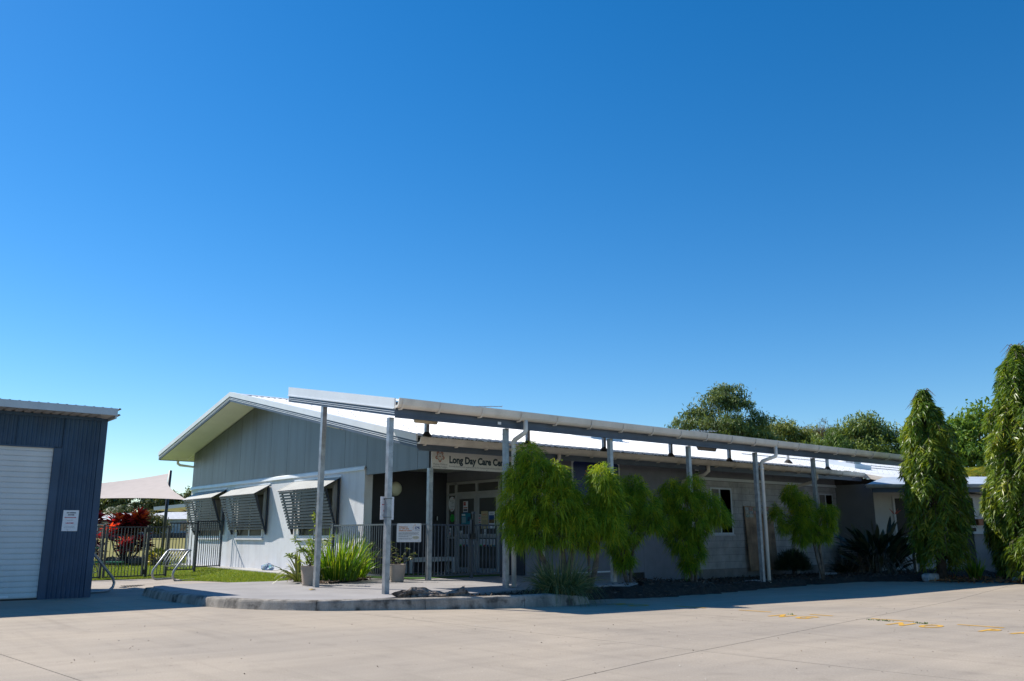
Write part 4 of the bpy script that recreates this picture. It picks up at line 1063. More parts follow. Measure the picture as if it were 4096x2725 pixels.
# ================================================================== signs
RX, UZ = Vector((1, 0, 0)), Vector((0, 0, 1))
sg = thing('building_sign', 'long white sign reading Long Day Care Centre above the porch opening', 'sign', (12.1, 16.15, 2.56))
MB().box(10.93, 13.34, 16.14, 16.165, 2.56, 2.995).build('board', sign_white, sg)
def fit(name, s, x0, x1, h, o, right, up, m, parent, bold=0.0, lift=.003):
    """lettering squeezed to the width x1-x0 with cap height h"""
    ob = text(name, s, h / .69, (0, 0, 0), (1, 0, 0), (0, 0, 1), m, None, bold=bold, lift=0)
    co = np.empty(len(ob.data.vertices) * 3); ob.data.vertices.foreach_get('co', co); co = co.reshape(-1, 3)
    a, b = co[:, 0].min(), co[:, 0].max()
    r = Vector(right).normalized(); u = Vector(up).normalized(); n = r.cross(u); P = Vector(o) + n * lift - org(parent)
    xx = (co[:, 0] - a) / (b - a) * (x1 - x0) + x0
    w = np.array(P)[None] + xx[:, None] * np.array(r)[None] + co[:, 2:3] * np.array(u)[None]
    ob.data.vertices.foreach_set('co', w.ravel()); ob.data.update()
    if parent is not None: ob.parent = parent
    ORG[ob.name] = org(parent).copy()
    return ob
o = (10.93, 16.14, 2.56)
fit('lettering', 'Long Day Care Centre', .485, 2.33, .150, (10.93, 16.14, 2.705), RX, UZ, ink_navy, sg, bold=.010)
fit('lettering', 'Proudly funded and supported by the Queensland and Australian Governments', .485, 2.33, .032, (10.93, 16.14, 2.615), RX, UZ, ink_grey, sg)
fit('lettering', 'Mackay Children', .05, .43, .036, (10.93, 16.14, 2.645), RX, UZ, ink_grey, sg)
fit('lettering', '& Family Centre', .05, .43, .036, (10.93, 16.14, 2.588), RX, UZ, ink_grey, sg)
# star emblem: five curled figures round an outlined star
cx, cz = 10.93 + .225, 2.835
em = MB(); bk_ = MB(); dk = MB()
def arc(mb, x, z, r, w, a0, a1, n=12, y=16.137):
    for k in range(n):
        a = a0 + (a1 - a0) * k / n; b = a0 + (a1 - a0) * (k + 1) / n
        mb.face([(x + (r - w) * math.cos(a), y, z + (r - w) * math.sin(a)), (x + r * math.cos(a), y, z + r * math.sin(a)), (x + r * math.cos(b), y, z + r * math.sin(b)), (x + (r - w) * math.cos(b), y, z + (r - w) * math.sin(b))][::-1])
for k in range(5):
    a = math.radians(-90 + 72 * k); x, z = cx + .092 * math.cos(a), cz + .092 * math.sin(a)
    arc(em, x, z, .038, .020, a - 2.2, a + 2.2); arc(dk, x - .004 * math.cos(a), z - .004 * math.sin(a), .011, .011, 0, 6.28, 8)
    for s in (-1, 1):
        b = a + s * math.radians(36); p = Vector((cx + .047 * math.cos(a), 0, cz + .047 * math.sin(a))); q = Vector((cx + .098 * math.cos(b), 0, cz + .098 * math.sin(b)))
        p2 = p.lerp(q, .12); q2 = p.lerp(q, .9); d_ = (q2 - p2).normalized(); nn = Vector((-d_.z, 0, d_.x)) * .0045
        bk_.face([(v.x, 16.137, v.z) for v in (p2 - nn, q2 - nn, q2 + nn, p2 + nn)][::(1 if s < 0 else -1)])
arc(em, cx, cz, .024, .006, 0, 6.28, 16); arc(em, cx, cz, .012, .012, 0, 6.28, 10)
em.build('emblem', ink_rust, sg); bk_.build('emblem_star', ink, sg); dk.build('emblem_dot', mat('brown_ink', (.11, .04, .02), amt=.02), sg)
for x in (10.955, 11.3, 11.9, 12.5, 13.1, 13.31):
    for z in (2.578, 2.978): MB().box(x - .006, x + .006, 16.134, 16.139, z - .006, z + .006).build('screw', ink, sg)

bs_ = thing('blue_sign', 'dark blue sign with orange sun rays mostly hidden by the feathery shrubs', 'sign', (16.2, 16.17, 2.0))
MB().box(15.29, 17.05, 16.165, 16.195, 1.85, 2.975).build('board', white_paint, bs_)
def rrect(mb, x0, x1, z0, z1, r, y, n=5):
    P = []
    for cx_, cz_, a0 in ((x1 - r, z0 + r, -90), (x1 - r, z1 - r, 0), (x0 + r, z1 - r, 90), (x0 + r, z0 + r, 180)):
        for k in range(n + 1):
            a = math.radians(a0 + 90 * k / n); P.append((cx_ + r * math.cos(a), y, cz_ + r * math.sin(a)))
    mb.face(P)
m_ = MB(); rrect(m_, 15.33, 17.01, 1.89, 2.945, .07, 16.162); m_.build('panel', mat('royal_blue_ink', (.006, .022, .13), rough=.3, amt=.05), bs_)
for a, l in ((100, .13), (122, .16), (150, .13), (176, .13), (205, .10)):
    a = math.radians(a); d_ = Vector((math.cos(a), 0, math.sin(a))); p = Vector((15.98, 16.159, 2.60)) + d_ * .12; q = p + d_ * l; nn = Vector((-d_.z, 0, d_.x)) * .013
    MB().face([p - nn, q - nn, q + nn, p + nn]).build('sun_ray', ink_orange, bs_)
fit('lettering', 'C&K', 0, .45, .20, (15.98, 16.162, 2.42), RX, UZ, ink_white, bs_, bold=.01)
fit('lettering', 'Childcare &', 0, .42, .07, (16.36, 16.162, 2.60), RX, UZ, ink_white, bs_); fit('lettering', 'Kindergarten', 0, .45, .07, (16.36, 16.162, 2.50), RX, UZ, ink_white, bs_)

def notice(label, o, r, w, h, thick=.006):
    """paper notice, o = lower left corner"""
    r = Vector(r).normalized(); n = r.cross(UZ); o = Vector(o)
    t = thing('parking_notice', label, 'notice', tuple(o))
    MB().prism([o, o + r * w, o + r * w + UZ * h, o + UZ * h], -n * thick).build('sheet', paper, t)
    def ln(s, a, b, z, hh, m, bold=0): fit('lettering', s, a * w, b * w, hh * h, o + UZ * z * h, r, UZ, m, t, bold=bold)
    ln('NO PARKING', .22, .80, .855, .042, ink_navy, .002); ln('ANYTIME', .29, .71, .755, .042, ink_navy, .002)
    A = [(.10, .65), (.16, .685), (.16, .665), (.80, .665), (.80, .685), (.86, .65), (.80, .615), (.80, .635), (.16, .635), (.16, .615)]
    MB().face([o + r * a * w + UZ * b * h + n * .003 for a, b in A][::-1]).build('arrow', ink_red, t)
    ln('EXCEPT FOR', .28, .68, .50, .028, ink_navy); ln('L.D.C BUS', .22, .72, .36, .048, ink_red, .002)
    ln('ALL OTHER VEHICLES', .16, .80, .215, .026, ink_navy); ln('WILL BE TOWED AWAY', .13, .82, .155, .026, ink_navy); ln('C&K', .30, .42, .045, .035, ink_grey)
    return t
notice('white no parking notice stuck on the navy corrugated shed wall', (3.80, SY - .014, 1.185), RX, .262, .375)
t = notice('white no parking notice cable tied behind the front steel post', (7.68, 12.86, 1.355), RX, .265, .385)
for z in (1.39, 1.70): MB().box(7.735, 7.842, 12.748, 12.852, z, z + .008).build('cable_tie', black_p, t)

fr_ = (Vector((10.86, 16.20, 0)) - Vector((10.25, 16.75, 0))).normalized()
fo = Vector((10.25, 16.75, .945)) + fr_ * .17 + fr_.cross(UZ) * .03
t = thing('welcome_sign', 'white welcome sign with orange lettering hung on the porch fence', 'sign', tuple(fo))
Wd, Hd = .545, .405
def fp(a, b, l=0): return fo + fr_ * a * Wd + UZ * b * Hd + fr_.cross(UZ) * l
mb = MB(); P = []
for cx_, cz_, a0 in ((.96, .05, -90), (.96, .95, 0), (.04, .95, 90), (.04, .05, 180)):
    for k in range(4):
        a = math.radians(a0 + 30 * k); P.append(fp(cx_ + .04 * math.cos(a), cz_ + .05 * math.sin(a)))
mb.prism(P, -fr_.cross(UZ) * .008); mb.build('board', paper, t)
for s, b, w in (('Welcome to', .78, .37), ('our C&K early', .685, .42), ('childhood centre', .585, .53)): fit('lettering', s, .08 * Wd, (.08 + w) * Wd, .062 * Hd, fp(0, b), fr_, UZ, ink_orange, t, bold=.0015)
fit('lettering', 'C&K', .74 * Wd, .95 * Wd, .11 * Hd, fp(0, .71), fr_, UZ, ink_blue, t, bold=.004)
fit('lettering', 'Childcare &', .745 * Wd, .92 * Wd, .035 * Hd, fp(0, .655), fr_, UZ, ink_blue, t); fit('lettering', 'Kindergarten', .745 * Wd, .95 * Wd, .035 * Hd, fp(0, .60), fr_, UZ, ink_blue, t)
for a in (98, 120, 150, 180, 210):
    a = math.radians(a); dd = fr_ * math.cos(a) + UZ * math.sin(a); p = fp(.78, .77, .003) + dd * .045; q = p + dd * .03; nn = dd.cross(fr_.cross(UZ)) * .003
    MB().face([p - nn, q - nn, q + nn, p + nn]).build('sun_ray', ink_orange, t)
for b, w in ((.49, .82), (.45, .80), (.405, .84), (.325, .56), (.285, .41), (.20, .57), (.155, .50)):
    mb = MB(); a = .08
    while a < .08 + w - .02:
        l = random.uniform(.02, .06); mb.face([fp(a, b, .003), fp(a + l, b, .003), fp(a + l, b + .017, .003), fp(a, b + .017, .003)]); a += l + .012
    mb.build('fine_print', ink_grey, t)
mb = MB(); mb.face([fp(.78 + .14 * math.cos(k * .4189), .24 + .09 * math.sin(k * .4189), .003) for k in range(15)]); mb.build('seal', mat('cream_ink', (.60, .56, .44), amt=.03), t)
fit('lettering', 'EVERY CHILD', .69 * Wd, .88 * Wd, .03 * Hd, fp(0, .225, .002), fr_, UZ, ink_grey, t)
for a, b in ((.03, .95), (.95, .95), (.12, .04), (.88, .04)): MB().prism([fp(a, b, .004), fp(a + .02, b, .004), fp(a + .02, b + .025, .004), fp(a, b + .025, .004)], fr_.cross(UZ) * .004).build('screw', ink_grey, t)

# posters on the glass entry
RY = Vector((0, -1, 0))
def poster(label, y, z, w, h, m, cat='poster', oval=False, lift=.03):
    """y = left edge as seen (largest Y), z = bottom"""
    o = Vector((XD - lift, y, z)); t = thing('door_poster' if not oval else 'door_sticker', label, cat, tuple(o))
    if oval: MB().prism([o + RY * (w / 2 + w / 2 * math.cos(a)) + UZ * (h / 2 + h / 2 * math.sin(a)) for a in [k * 2 * math.pi / 28 for k in range(28)]], (.003, 0, 0)).build('sheet', m, t)
    else: MB().prism([o, o + RY * w, o + RY * w + UZ * h, o + UZ * h], (.003, 0, 0)).build('sheet', m, t)
    return t, o
def patch(t, o, a0, a1, b0, b1, m, name='print', l=.002): MB().face([o + RY * a + UZ * b + Vector((-l, 0, 0)) for a, b in ((a0, b0), (a1, b0), (a1, b1), (a0, b1))]).build(name, m, t)
def words(t, o, s, a0, a1, b, h, m): fit('lettering', s, a0, a1, h, o + UZ * b, RY, UZ, m, t, lift=.003)
t, o = poster('white oval early years sticker on the narrow pane left of the doors', 19.41, 1.71, .30, .40, paper, 'sticker', True, .012)
words(t, o, 'Early Years', .07, .25, .27, .035, ink); words(t, o, 'place', .15, .25, .225, .03, ink); words(t, o, 'Queensland', .12, .25, .13, .02, ink_grey)
patch(t, o, .06, .11, .03, .06, ink_tan); patch(t, o, .14, .19, .05, .07, ink_red); patch(t, o, .2, .24, .33, .35, ink_orange)
t, o = poster('bright green oval look lock sticker low on the narrow pane', 19.33, 1.43, .19, .21, ink_green, 'sticker', True, .012)
words(t, o, 'LOOK', .03, .16, .135, .035, ink); words(t, o, 'LOCK', .03, .16, .065, .035, ink)
t, o = poster('red and white poster on the upper part of the left door', 18.72, 1.655, .21, .31, paper)
patch(t, o, .02, .12, .2, .29, mat('crimson_ink', (.35, .03, .03), amt=.03)); patch(t, o, .02, .19, .13, .155, ink_rust); patch(t, o, .02, .19, .05, .11, ink_grey); patch(t, o, 0, .21, 0, .03, ink_blue); words(t, o, 'STOP', .03, .11, .235, .02, ink_white)
t, o = poster('teal poster on the left door behind the gate latch', 18.79, 1.365, .40, .285, ink_teal)
patch(t, o, .02, .17, .225, .27, paper); patch(t, o, .27, .38, .08, .2, mat('photo_blue', (.04, .10, .2), amt=.3, scale=20))
for k in range(6): patch(t, o, .03, .2, .04 + k * .028, .05 + k * .028, ink_white)
t, o = poster('tan poster with red heading on the right door', 17.93, 1.255, .28, .435, ink_tan)
words(t, o, 'Family', .06, .23, .335, .04, ink_red); words(t, o, 'Friday 5th July', .03, .25, .27, .032, ink_grey)
for k in range(7): patch(t, o, .05, .23, .04 + k * .026, .048 + k * .026, ink_grey)
t, o = poster('white poster with blue photograph on the far right of the right door', 17.62, 1.255, .26, .42, paper)
patch(t, o, .02, .24, .22, .33, ink_blue); patch(t, o, .02, .24, .13, .22, mat('photo_earth', (.16, .09, .05), amt=.4, scale=30)); words(t, o, 'THANK YOU', .05, .2, .36, .025, ink_navy)
t, o = poster('small red and white notice at the left edge of the right door', 18.04, 1.38, .10, .23, paper)
for k in range(4): patch(t, o, .008, .092, .02 + k * .052, .05 + k * .052, ink_red if k % 2 == 0 else ink)
t, o = poster('small white notice low on the narrow pane beside the bench', 19.38, 1.08, .13, .2, paper)
patch(t, o, .02, .1, .03, .06, ink_red); patch(t, o, .03, .09, .1, .15, ink_grey)
t, o = poster('plain white note under the tan poster on the right door', 17.80, 1.10, .11, .14, paper); patch(t, o, .02, .09, .05, .06, ink_grey)
t, o = poster('small pale label beside the handle on the left door', 18.86, 1.13, .15, .075, paper); words(t, o, 'Welcome', .02, .13, .03, .02, ink_grey)
for lab, y in (('row of small white pennants across the lower pane of the left door', 18.88), ('row of small white pennants across the lower pane of the right door', 18.00)):
    t = thing('bunting', lab, 'bunting', (XD - .03, y, .95))
    for k in range(5):
        y0 = y - .135 * k; x = XD - .03
        MB().prism([(x, y0, .99), (x, y0, .80), (x, y0 - .055, .845), (x, y0 - .11, .80), (x, y0 - .11, .99)], (.003, 0, 0)).build('flag', paper, t)
        f = MB().face([(x - .002, y0, .855), (x - .002, y0, .80), (x - .002, y0 - .055, .845), (x - .002, y0 - .11, .80), (x - .002, y0 - .11, .855)]); f.build('flag_tip', (ink_green, ink_red, ink_blue, ink_tan, ink_teal)[k], t)
        for j in range(4): MB().face([(x - .002, y0 - .015, .88 + j * .026), (x - .002, y0 - .095, .88 + j * .026), (x - .002, y0 - .095, .888 + j * .026), (x - .002, y0 - .015, .888 + j * .026)]).build('flag_print', ink_grey, t)

# ================================================================== porch fittings
t = thing('wall_lamp', 'round cream wall lamp on the dark porch wall', 'wall lamp', (12.1, 19.53, 2.28))
MB().lathe([(.185, 0.0), (.185, -.03), (.17, -.035)], (12.1, 19.549, 2.28), 32, 'y').build('base', mat('cream_plastic', (.5, .48, .36), rough=.4), t)
MB().lathe([(.172, -.034), (.168, -.07), (.14, -.105), (.08, -.125), (.0, -.132)], (12.1, 19.549, 2.28), 32, 'y').build('diffuser', lamp_glass, t, smooth=True)
t = thing('intercom', 'small steel intercom panel on the dark porch wall', 'intercom', (13.22, 19.53, 1.5)); bar('case', t, 13.22, 19.535, 1.44, .09, .025, .17, grey_p); bar('lens', t, 13.22, 19.52, 1.56, .04, .006, .03, black_p)
t = thing('card_reader', 'black and white card reader beside the intercom on the porch wall', 'card reader', (13.42, 19.53, 1.5)); bar('case', t, 13.40, 19.535, 1.47, .05, .025, .13, black_p); bar('button', t, 13.44, 19.537, 1.48, .03, .02, .11, white_paint)
t = thing('power_outlet', 'pale double power outlet low on the porch wall behind the corner fence post', 'power outlet', (11.75, 19.53, .6)); bar('plate', t, 11.75, 19.54, .52, .2, .02, .11, mat('ivory_plastic', (.38, .36, .28), rough=.5)); bar('cover', t, 11.70, 19.525, .54, .07, .012, .07, grey_p); bar('cover', t, 11.80, 19.525, .54, .07, .012, .07, grey_p)
t = thing('bench', 'low white bench against the dark porch wall', 'bench', (13.05, 19.3, .14))
for k in range(3): bar('seat_board', t, 13.05, 19.15 + .115 * k, .50, 1.48, .108, .03, bench_white)
MB().box(12.34, 13.76, 19.1, 19.13, .42, .498).build('apron_board', bench_white, t)
for x in (12.36, 13.70):
    for y in (19.12, 19.37): bar('leg', t, x, y, .137, .07, .07, .36, bench_white)
# fan light over the door is only a reflection in the photograph

# pots
def pot(t, x, y, z, r, h):
    pr = [(r * .72, 0), (r * .74, .01)]
    for k in range(9): f = (k + .5) / 9.5; pr += [(r * (.74 + .26 * f) + .004, h * f), (r * (.74 + .26 * f) - .004, h * (f + .04))]
    pr += [(r * 1.0, h * .98), (r * 1.02, h), (r * .93, h), (r * .9, h * .9)]
    MB().lathe(pr, (x, y, z), 28).build('pot', pot_m, t, smooth=True)
    MB().lathe([(r * .9, h * .9), (0, h * .92)], (x, y, z), 20).build('soil', soil_m, t)

# ================================================================== loose things
lg = thing('log', 'weathered hollow log lying in the kerb bed', 'log', (8.1, 11.9, .1))
mb = MB(); n1, n2 = 46, 22; A = Vector((7.60, 12.02, .165)); B = Vector((8.60, 11.66, .165))
ax = (B - A).normalized(); sd = Vector((-ax.y, ax.x, 0))
for i in range(n1):
    f = i / (n1 - 1); c = A.lerp(B, f) + Vector((0, 0, .03 * math.sin(f * 7) - .02)) + sd * .04 * math.sin(f * 5)
    for j in range(n2):
        a = 2 * math.pi * j / n2
        r = .105 + .022 * math.sin(3 * a + f * 9) + .012 * math.sin(7 * a + f * 11) + .008 * math.sin(f * 31 + 2 * a) + random.uniform(-.005, .005)
        r *= .72 + .5 * abs(f - .5) ** .8
        e = (.22 * math.sin(a * 2 + 1) + .12 * math.sin(5 * a)) * (1 if f < .5 else -.5) * max(0, abs(f - .5) - .32) * 2.2
        mb.v.append(tuple(c + sd * math.cos(a) * r + Vector((0, 0, 1)) * math.sin(a) * r - ax * e))
for i in range(n1 - 1):
    for j in range(n2): a = i * n2 + j; b = i * n2 + (j + 1) % n2; mb.f.append([a, b, b + n2, a + n2])
mb.build('trunk', log_m, lg)
for f in (0, n1 - 1):
    c = Vector((0, 0, 0))
    for j in range(n2): c += Vector(mb.v[f * n2 + j])
    c /= n2; hm = MB(); c2 = c + ax * (.09 if f == 0 else -.09)
    for j in range(n2): hm.face([mb.v[f * n2 + j], mb.v[f * n2 + (j + 1) % n2], tuple(c2)])
    hm.build('hollow_end', bark_d, lg)
def blob(name, label, cat, c, r, m, nn=(10, 16), amp=.12, seed=1, group=None, sharp=1.0):
    rr = random.Random(seed); ph = [(rr.uniform(0, 6), rr.randint(1, 4), rr.randint(1, 5)) for _ in range(5)]; mb = MB()
    for i in range(nn[0] + 1):
        th = math.pi * i / nn[0]
        for j in range(nn[1]):
            a = 2 * math.pi * j / nn[1]; k = 1 + amp * sum(math.sin(p + u * th + v * a) for p, u, v in ph) / 2
            q = (math.sin(th) * math.cos(a), math.sin(th) * math.sin(a), math.cos(th)); q = [math.copysign(abs(v) ** sharp, v) for v in q]
            mb.v.append((c[0] + r[0] * q[0] * k, c[1] + r[1] * q[1] * k, c[2] + r[2] * q[2] * k))
    for i in range(nn[0]):
        for j in range(nn[1]): a = i * nn[1] + j; b = i * nn[1] + (j + 1) % nn[1]; mb.f.append([a, a + nn[1], b + nn[1], b])
    o = mb.build(name, m); tag(o, label, cat, group); return o
bm3 = mat('printed_plastic', (.72, .76, .80), rough=.25, scale=11, col2=(.08, .22, .48), stain=(.10, .42, .22), stain_scale=7, stain_amt=.8, fine_amt=.02)
blob('plastic_bag', 'crumpled white and blue plastic bag lying on the paving below the white wall', 'bag', (10.60, 23.85, .20), (.11, .27, .09), bm3, (14, 22), .30, 3)
for lab, c, r, s in (('pale flat stone under the third feathery shrub', (16.43, 13.2, -.08), (.42, .14, .055), 1), ('pale kerb block lying under the walkway downpipe', (18.75, 13.2, -.09), (.52, .13, .07), 2),
                     ('pale stone just left of the walkway downpipe foot', (17.85, 13.25, -.11), (.36, .14, .06), 4), ('pale block beside the fourth feathery shrub', (23.9, 14.3, -.10), (.34, .14, .08), 5),
                     ('white block by the trunk of the middle columnar tree', (24.0, 11.35, -.07), (.34, .12, .11), 6), ('pale flat stone at the right edge of the photo', (25.5, 9.6, -.10), (.45, .16, .07), 7)):
    blob('edging_stone', lab, 'stone', c, r, stone_m, (8, 16), .07, s, 'pale stones edging the mulch bed', .45)
bd = thing('leaning_boards', 'weathered timber boards leaning against the grey block wall', 'timber boards', (23.2, 16.05, .02))
for k in range(8):
    x = 22.45 + k * .182; h = 1.93 + random.uniform(-.015, .015)
    MB().prism([(x, 16.02, .02), (x + .176, 16.02, .02), (x + .176, 16.135, h), (x, 16.135, h)], (0, -.02, 0)).build('board', wood_m, bd)
for j in range(3):
    for k in range(7):
        x = 22.47 + k * .208; z = 1.90 - j * .105; y = 15.99 + (z / 1.93) * .115
        if j == 2 and 1 < k < 5: continue
        MB().box(x, x + .19, y - .006, y, z - .095, z).build('tile', mat('mosaic_tile_%d' % ((j * 7 + k) % 4), [(.30, .34, .36), (.32, .18, .17), (.20, .26, .22), (.36, .34, .30)][(j * 7 + k) % 4], rough=.4, amt=.25, scale=14), bd)
t = thing('fallen_leaf', 'single dry tan leaf lying on the grey path near the rear post', 'leaf', (7.3, 14.6, .145))
MB().face([(7.30, 14.55, .145), (7.37, 14.52, .165), (7.42, 14.57, .15), (7.36, 14.62, .17)]).face([(7.36, 14.62, .17), (7.30, 14.55, .145), (7.29, 14.63, .16)]).build('blade', mat('dry_leaf', (.42, .30, .12), rough=.7), t)

# ================================================================== play yard and oval beyond
sail = thing('shade_sail', 'beige shade sail stretched from a tall dark post behind the shed', 'shade sail', (12.83, 40.0, 0))
MB().tube([(12.80, 40.0, -.1), (12.92, 40.1, 3.98)], .072, 12).build('post', mat('dark_sail_post', (.07, .075, .085), rough=.4, metal=.3), sail, smooth=True)
c0, c1, c2, c3 = Vector((12.80, 39.95, 3.84)), Vector((11.42, 33.3, 2.42)), Vector((8.0, 40.2, 2.62)), Vector((8.0, 40.8, 2.98))
mb = MB(); n = 20
def sagged(u, v):
    # edges pull in towards the middle
    u2 = .5 + (u - .5) * (1 - .20 * math.sin(math.pi * v) * (1 - v)); v2 = .5 + (v - .5) * (1 - .12 * math.sin(math.pi * u))
    return (c0 * (1 - u2) * (1 - v2) + c1 * u2 * (1 - v2) + c2 * u2 * v2 + c3 * (1 - u2) * v2) + Vector((0, 0, -.06 * math.sin(math.pi * u) * math.sin(math.pi * v)))
for j in range(n + 1):
    for i in range(n + 1): mb.v.append(tuple(sagged(i / n, j / n)))
for j in range(n):
    for i in range(n): k = j * (n + 1) + i; mb.f.append([k, k + 1, k + n + 2, k + n + 1])
mb.build('sail', mat('beige_shade_cloth', (.50, .43, .385), rough=.9, amt=.03, fine_amt=.03), sail, smooth=True)
for p in (c1, c2, c3):
    MB().tube([p, p + Vector((.15, -.1, .05))], .012, 5).build('tensioner', galv2, sail)
blob('play_ball', 'small yellow ball on the lawn behind the black gate', 'ball', (10.5, 34.1, .10), (.085, .085, .085), mat('yellow_plastic', (.75, .50, .02), rough=.35), (10, 14), 0, 1)
t = thing('play_table', 'low green plank table on the lawn behind the gate', 'table', (9.2, 35.1, .03))
MB().beam((8.3, 35.9, .14), (9.72, 34.75, .14), .32, .05).build('top', mat('green_plastic', (.04, .24, .12), rough=.45), t)
for f in (.1, .9): q = Vector((8.3, 35.9, 0)).lerp(Vector((9.72, 34.75, 0)), f); bar('leg', t, q.x, q.y, .02, .06, .06, .10, MATS['green_plastic'])
t = thing('play_steps', 'green and pink climbing steps beside the shed corner', 'climbing frame', (8.85, 35.4, .03))
for k in range(4): bar('tread', t, 8.80 + .02 * k, 35.45, .16 + k * .16, .42, .26, .035, MATS['green_plastic'] if k % 2 else mat('tan_plastic', (.40, .30, .2), rough=.5), -.68)
for s, m_ in ((-.24, MATS['green_plastic']), (.24, mat('pink_plastic', (.60, .28, .26), rough=.5))):
    MB().tube([(8.83 + s * .77, 35.42 - s * .63, .03), (8.83 + s * .77, 35.42 - s * .63, .70), (8.75 + s * .77, 35.5 - s * .63, .76)], .03, 8).build('side_rail', m_, t)
blob('tree_stump', 'brown tree stump beside the yellow flowering plant', 'stump', (10.95, 35.3, .15), (.16, .16, .26), bark_m, (8, 12), .12, 5, None, .6)
for k, (x, y) in enumerate(((10.2, 38.0), (10.75, 38.4), (11.3, 38.9), (11.85, 39.2), (9.9, 36.2), (10.6, 36.0), (12.3, 38.2))):
    blob('garden_rock', ('low dark rock at the foot of the middle red cordyline', 'dark rock right behind the middle red cordyline', 'dark rock between the red cordyline and the sail post', 'dark rock nearest the foot of the sail post', 'pale topped rock in front of the red cordyline stems', 'dark rock beside the brown tree stump', 'rock behind the yellow plant by the sail post')[k], 'rock', (x, y, .1), (.32, .26, .16), mat('dark_rock', (.13, .115, .10), rough=.9, amt=.2, bump=.5), (7, 11), .18, k + 20, 'dark rocks round the red plants')
# bench wall of concrete under the awning of a neighbouring house, houses, far fence
def far_house(label, x, y, w, d, h, rot, wall, roofm, zb, nwin=3):
    t = thing('house', label, 'house', (x, y, zb)); R = Matrix.Rotation(rot, 4, 'Z'); o = Vector((x, y, zb))
    def bx(x0, x1, y0, y1, z0, z1, name, m, par):
        P = [o + R @ Vector(p) for p in ((x0, y0, z0), (x1, y0, z0), (x1, y1, z0), (x0, y1, z0))]; return MB().prism(P, (0, 0, z1 - z0)).build(name, m, par)
    bx(-w / 2, w / 2, 0, d, -.5, h, 'wall', wall, t)
    rm = MB(); P = [(-w / 2 - .5, -.5, h), (w / 2 + .5, -.5, h), (w / 2 + .5, d + .5, h), (-w / 2 - .5, d + .5, h), (-w / 2 + 2, d / 2, h + 1.1), (w / 2 - 2, d / 2, h + 1.1)]
    P = [tuple(o + R @ Vector(p)) for p in P]; rm.v = P; rm.f = [[0, 1, 5, 4], [1, 2, 5], [2, 3, 4, 5], [3, 0, 4], [3, 2, 1, 0]]; rm.build('roof', roofm, t)
    for k in range(nwin):
        a = -w / 2 + w * (k + .5) / nwin; f = bx(a - .7, a + .7, -.04, -.005, .9, 2.0, 'window', winwhite, t); bx(a - .62, a + .62, -.06, -.042, .97, 1.93, 'pane', glass, f)
hw = mat('far_house_wall', (.45, .46, .46), rough=.8); hr = mat('far_roof', (.62, .62, .62), rough=.5)
far_house('white roofed house far across the oval left of the sail post', 37.5, 131.5, 12, 8, 2.5, -.65, hw, hr, .75)
far_house('long pale house far across the oval right of the sail post', 43.5, 126.5, 13, 8, 2.6, -.65, mat('far_blue_wall', (.30, .38, .45), rough=.8), hr, .8)
far_house('small cream house far across the oval next to the dark hedge', 33.0, 135, 7, 7, 2.3, -.65, mat('far_cream_wall', (.50, .44, .34), rough=.8), mat('far_brown_roof', (.22, .14, .10), rough=.7), .75)
t = thing('oval_fence', 'dark paling fence along the far side of the oval', 'fence', (35, 126, .8))
p0, p1 = Vector((18, 139, .9)), Vector((62, 103.5, .9)); nP = 18
for k in range(nP):
    a = p0.lerp(p1, k / nP); b = p0.lerp(p1, (k + .97) / nP); MB().beam(a, b, .08, 1.1).build('fence_panel', mat('dark_paling', (.045, .055, .07), rough=.8, amt=.2), t)
    bar('post', t, a.x, a.y, .3, .14, .14, 1.25, MATS['dark_paling'])
t = thing('carport', 'flat white carport roof on posts across the yard beside the sail post', 'carport', (21, 60, 0))
MB().beam((19.8, 61.6, 2.86), (24.5, 57.6, 3.45), 4.2, .22).build('roof', white_paint, t)
for f in (.25, .9):
    q = Vector((19.8, 61.6, 0)).lerp(Vector((24.5, 57.6, 0)), f); bar('post', t, q.x, q.y, -.1, .12, .12, 3.0, white_paint)
# parked white car glimpsed between the columnar trees
cr = thing('parked_car', 'white hatchback glimpsed between the two right-hand columnar trees', 'car', (37.4, 14.2, -.55))
R = Matrix.Rotation(-.69, 4, 'Z'); o = Vector((37.4, 14.2, -.55))
pr = [(-1.9, .25), (-1.95, .6), (-1.75, .85), (-1.5, 1.32), (-1.1, 1.45), (.2, 1.45), (.9, .95), (1.7, .85), (1.95, .6), (1.95, .25)]
MB().prism([o + R @ Vector((a, -.82, b)) for a, b in pr], R @ Vector((0, 1.64, 0))).build('body', mat('car_white', (.72, .72, .72), rough=.25, coat=.5), cr)
for s in (-.83, .82): MB().prism([o + R @ Vector((a, s, b)) for a, b in ((-1.5, .92), (-1.38, 1.28), (-1.05, 1.38), (.12, 1.38), (.68, .92))], R @ Vector((0, .012, 0))).build('window', glass, cr)
for a in (-1.2, 1.2):
    for s in (-.84, .72):
        w = MB(); c = o + R @ Vector((a, s, .30)); ax2 = R @ Vector((0, .14, 0)); P = [c + (R @ Vector((math.cos(k * .4189), 0, math.sin(k * .4189)))) * .30 for k in range(15)]
        w.prism(P, ax2); wh = w.build('wheel', rubber, cr)
